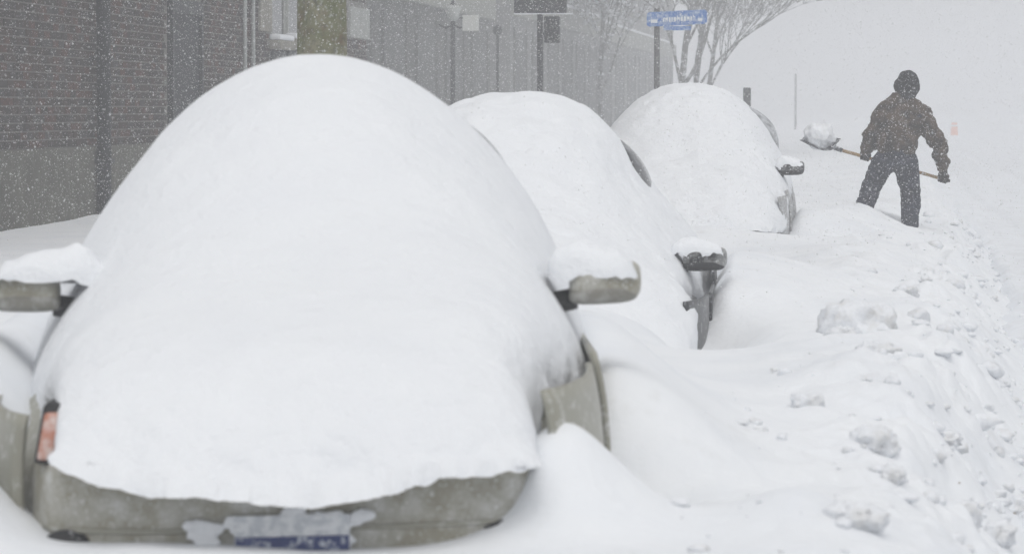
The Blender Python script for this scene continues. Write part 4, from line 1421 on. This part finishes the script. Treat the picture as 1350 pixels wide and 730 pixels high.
# scoop: a curved tray; long axis along the shaft, tipped towards the street
ax = -sd                                     # tip direction (left in the picture)
ax = (ax + Vector((0, 0, 0.10))).normalized()
sidev = Vector((0.35, 1.0, 0.42))
sidev = (sidev - ax * sidev.dot(ax)).normalized()
nrm = sidev.cross(ax).normalized()
if nrm.z < 0:
    nrm = -nrm
nA, nB = 18, 20
V = np.zeros((nA, nB, 3))
for i in range(nA):
    ta = i / (nA - 1)
    for j in range(nB):
        tb_ = j / (nB - 1) * 2 - 1
        hw = 0.145 + 0.03 * min(1, ta * 3)
        q = ax * (-0.02 + 0.33 * ta) + sidev * (hw * tb_) + nrm * (0.035 * abs(tb_) ** 3 + 0.075 * max(0, 1 - ta / 0.35) ** 2 * (1 - 0.6 * tb_ ** 2) - 0.01 + 0.02 * ta ** 2)
        V[i, j] = q
bl = link('scoop', grid_mesh(V), M['blade'], shv)
so = bl.modifiers.new('thickness', 'SOLIDIFY'); so.thickness = 0.008
MB().tube([Vector((0, 0, 0)) + sd * 0.10, Vector((0, 0, 0)) + nrm * 0.01, ax * 0.10 - nrm * 0.012], [0.022, 0.026, 0.016], 12).build('socket', M['blade'], shv, True)
bm = bmesh.new()
bmesh.ops.create_icosphere(bm, subdivisions=4, radius=1.0)
for v in bm.verts:
    q = v.co.copy()
    nn_ = float(fbm(q.x * 2.2, q.y * 2.2, q.z * 2.2, 4, 66, 0.6))
    q = q * (1 + 0.16 * nn_)
    v.co = ax * (0.155 + 0.155 * q.x) + sidev * (0.150 * q.y) + nrm * (0.075 + 0.125 * q.z)
me = bpy.data.meshes.new('load'); bm.to_mesh(me); bm.free()
ld = link('shovel_snow', me, M['load'])
ld.location = O
tag(ld, 'heaped snow load lying on the raised shovel scoop', 'snow lump')

# ------------------------------------------------------------------ snow falling through the air
def falling_snow(n, seed):
    r_ = np.random.default_rng(seed)
    Yv = 13.5 + r_.random(n) ** 0.8 * 34
    half = 0.5 + Yv * 0.168
    xc = -Yv * 0.108
    X = xc + (r_.random(n) * 2 - 1) * half
    Z = 0.75 + r_.random(n) * (1.25 + 0.046 * Yv)
    rad = (0.0010 + 0.0026 * r_.random(n) ** 4.5) * (0.7 + 0.012 * Yv)
    base = np.array([(1, 1, 1), (1, -1, -1), (-1, 1, -1), (-1, -1, 1)], float)
    fc = np.array([(0, 1, 2), (0, 3, 1), (0, 2, 3), (1, 3, 2)])
    A = r_.normal(size=(n, 3, 3))
    Q, _ = np.linalg.qr(A)
    sc = rad[:, None] * (0.6 + 0.8 * r_.random((n, 3)))
    Vv = np.einsum('nij,nkj->nki', Q, base[None] * sc[:, None, :]) + np.stack([X, Yv, Z], -1)[:, None, :]
    Ff = (fc[None] + (np.arange(n) * 4)[:, None, None]).reshape(-1, 3)
    me = bpy.data.meshes.new('flakes')
    me.vertices.add(n * 4)
    me.vertices.foreach_set('co', Vv.reshape(-1).astype(np.float32))
    me.loops.add(Ff.size)
    me.loops.foreach_set('vertex_index', Ff.reshape(-1).astype(np.int32))
    me.polygons.add(len(Ff))
    me.polygons.foreach_set('loop_start', (np.arange(len(Ff)) * 3).astype(np.int32))
    me.update(calc_edges=True)
    return tag(link('falling_snow', me, M['flake'], None, False), 'fine snowflakes blowing through the air', 'snowfall', kind='stuff')


falling_snow(200000, 3)
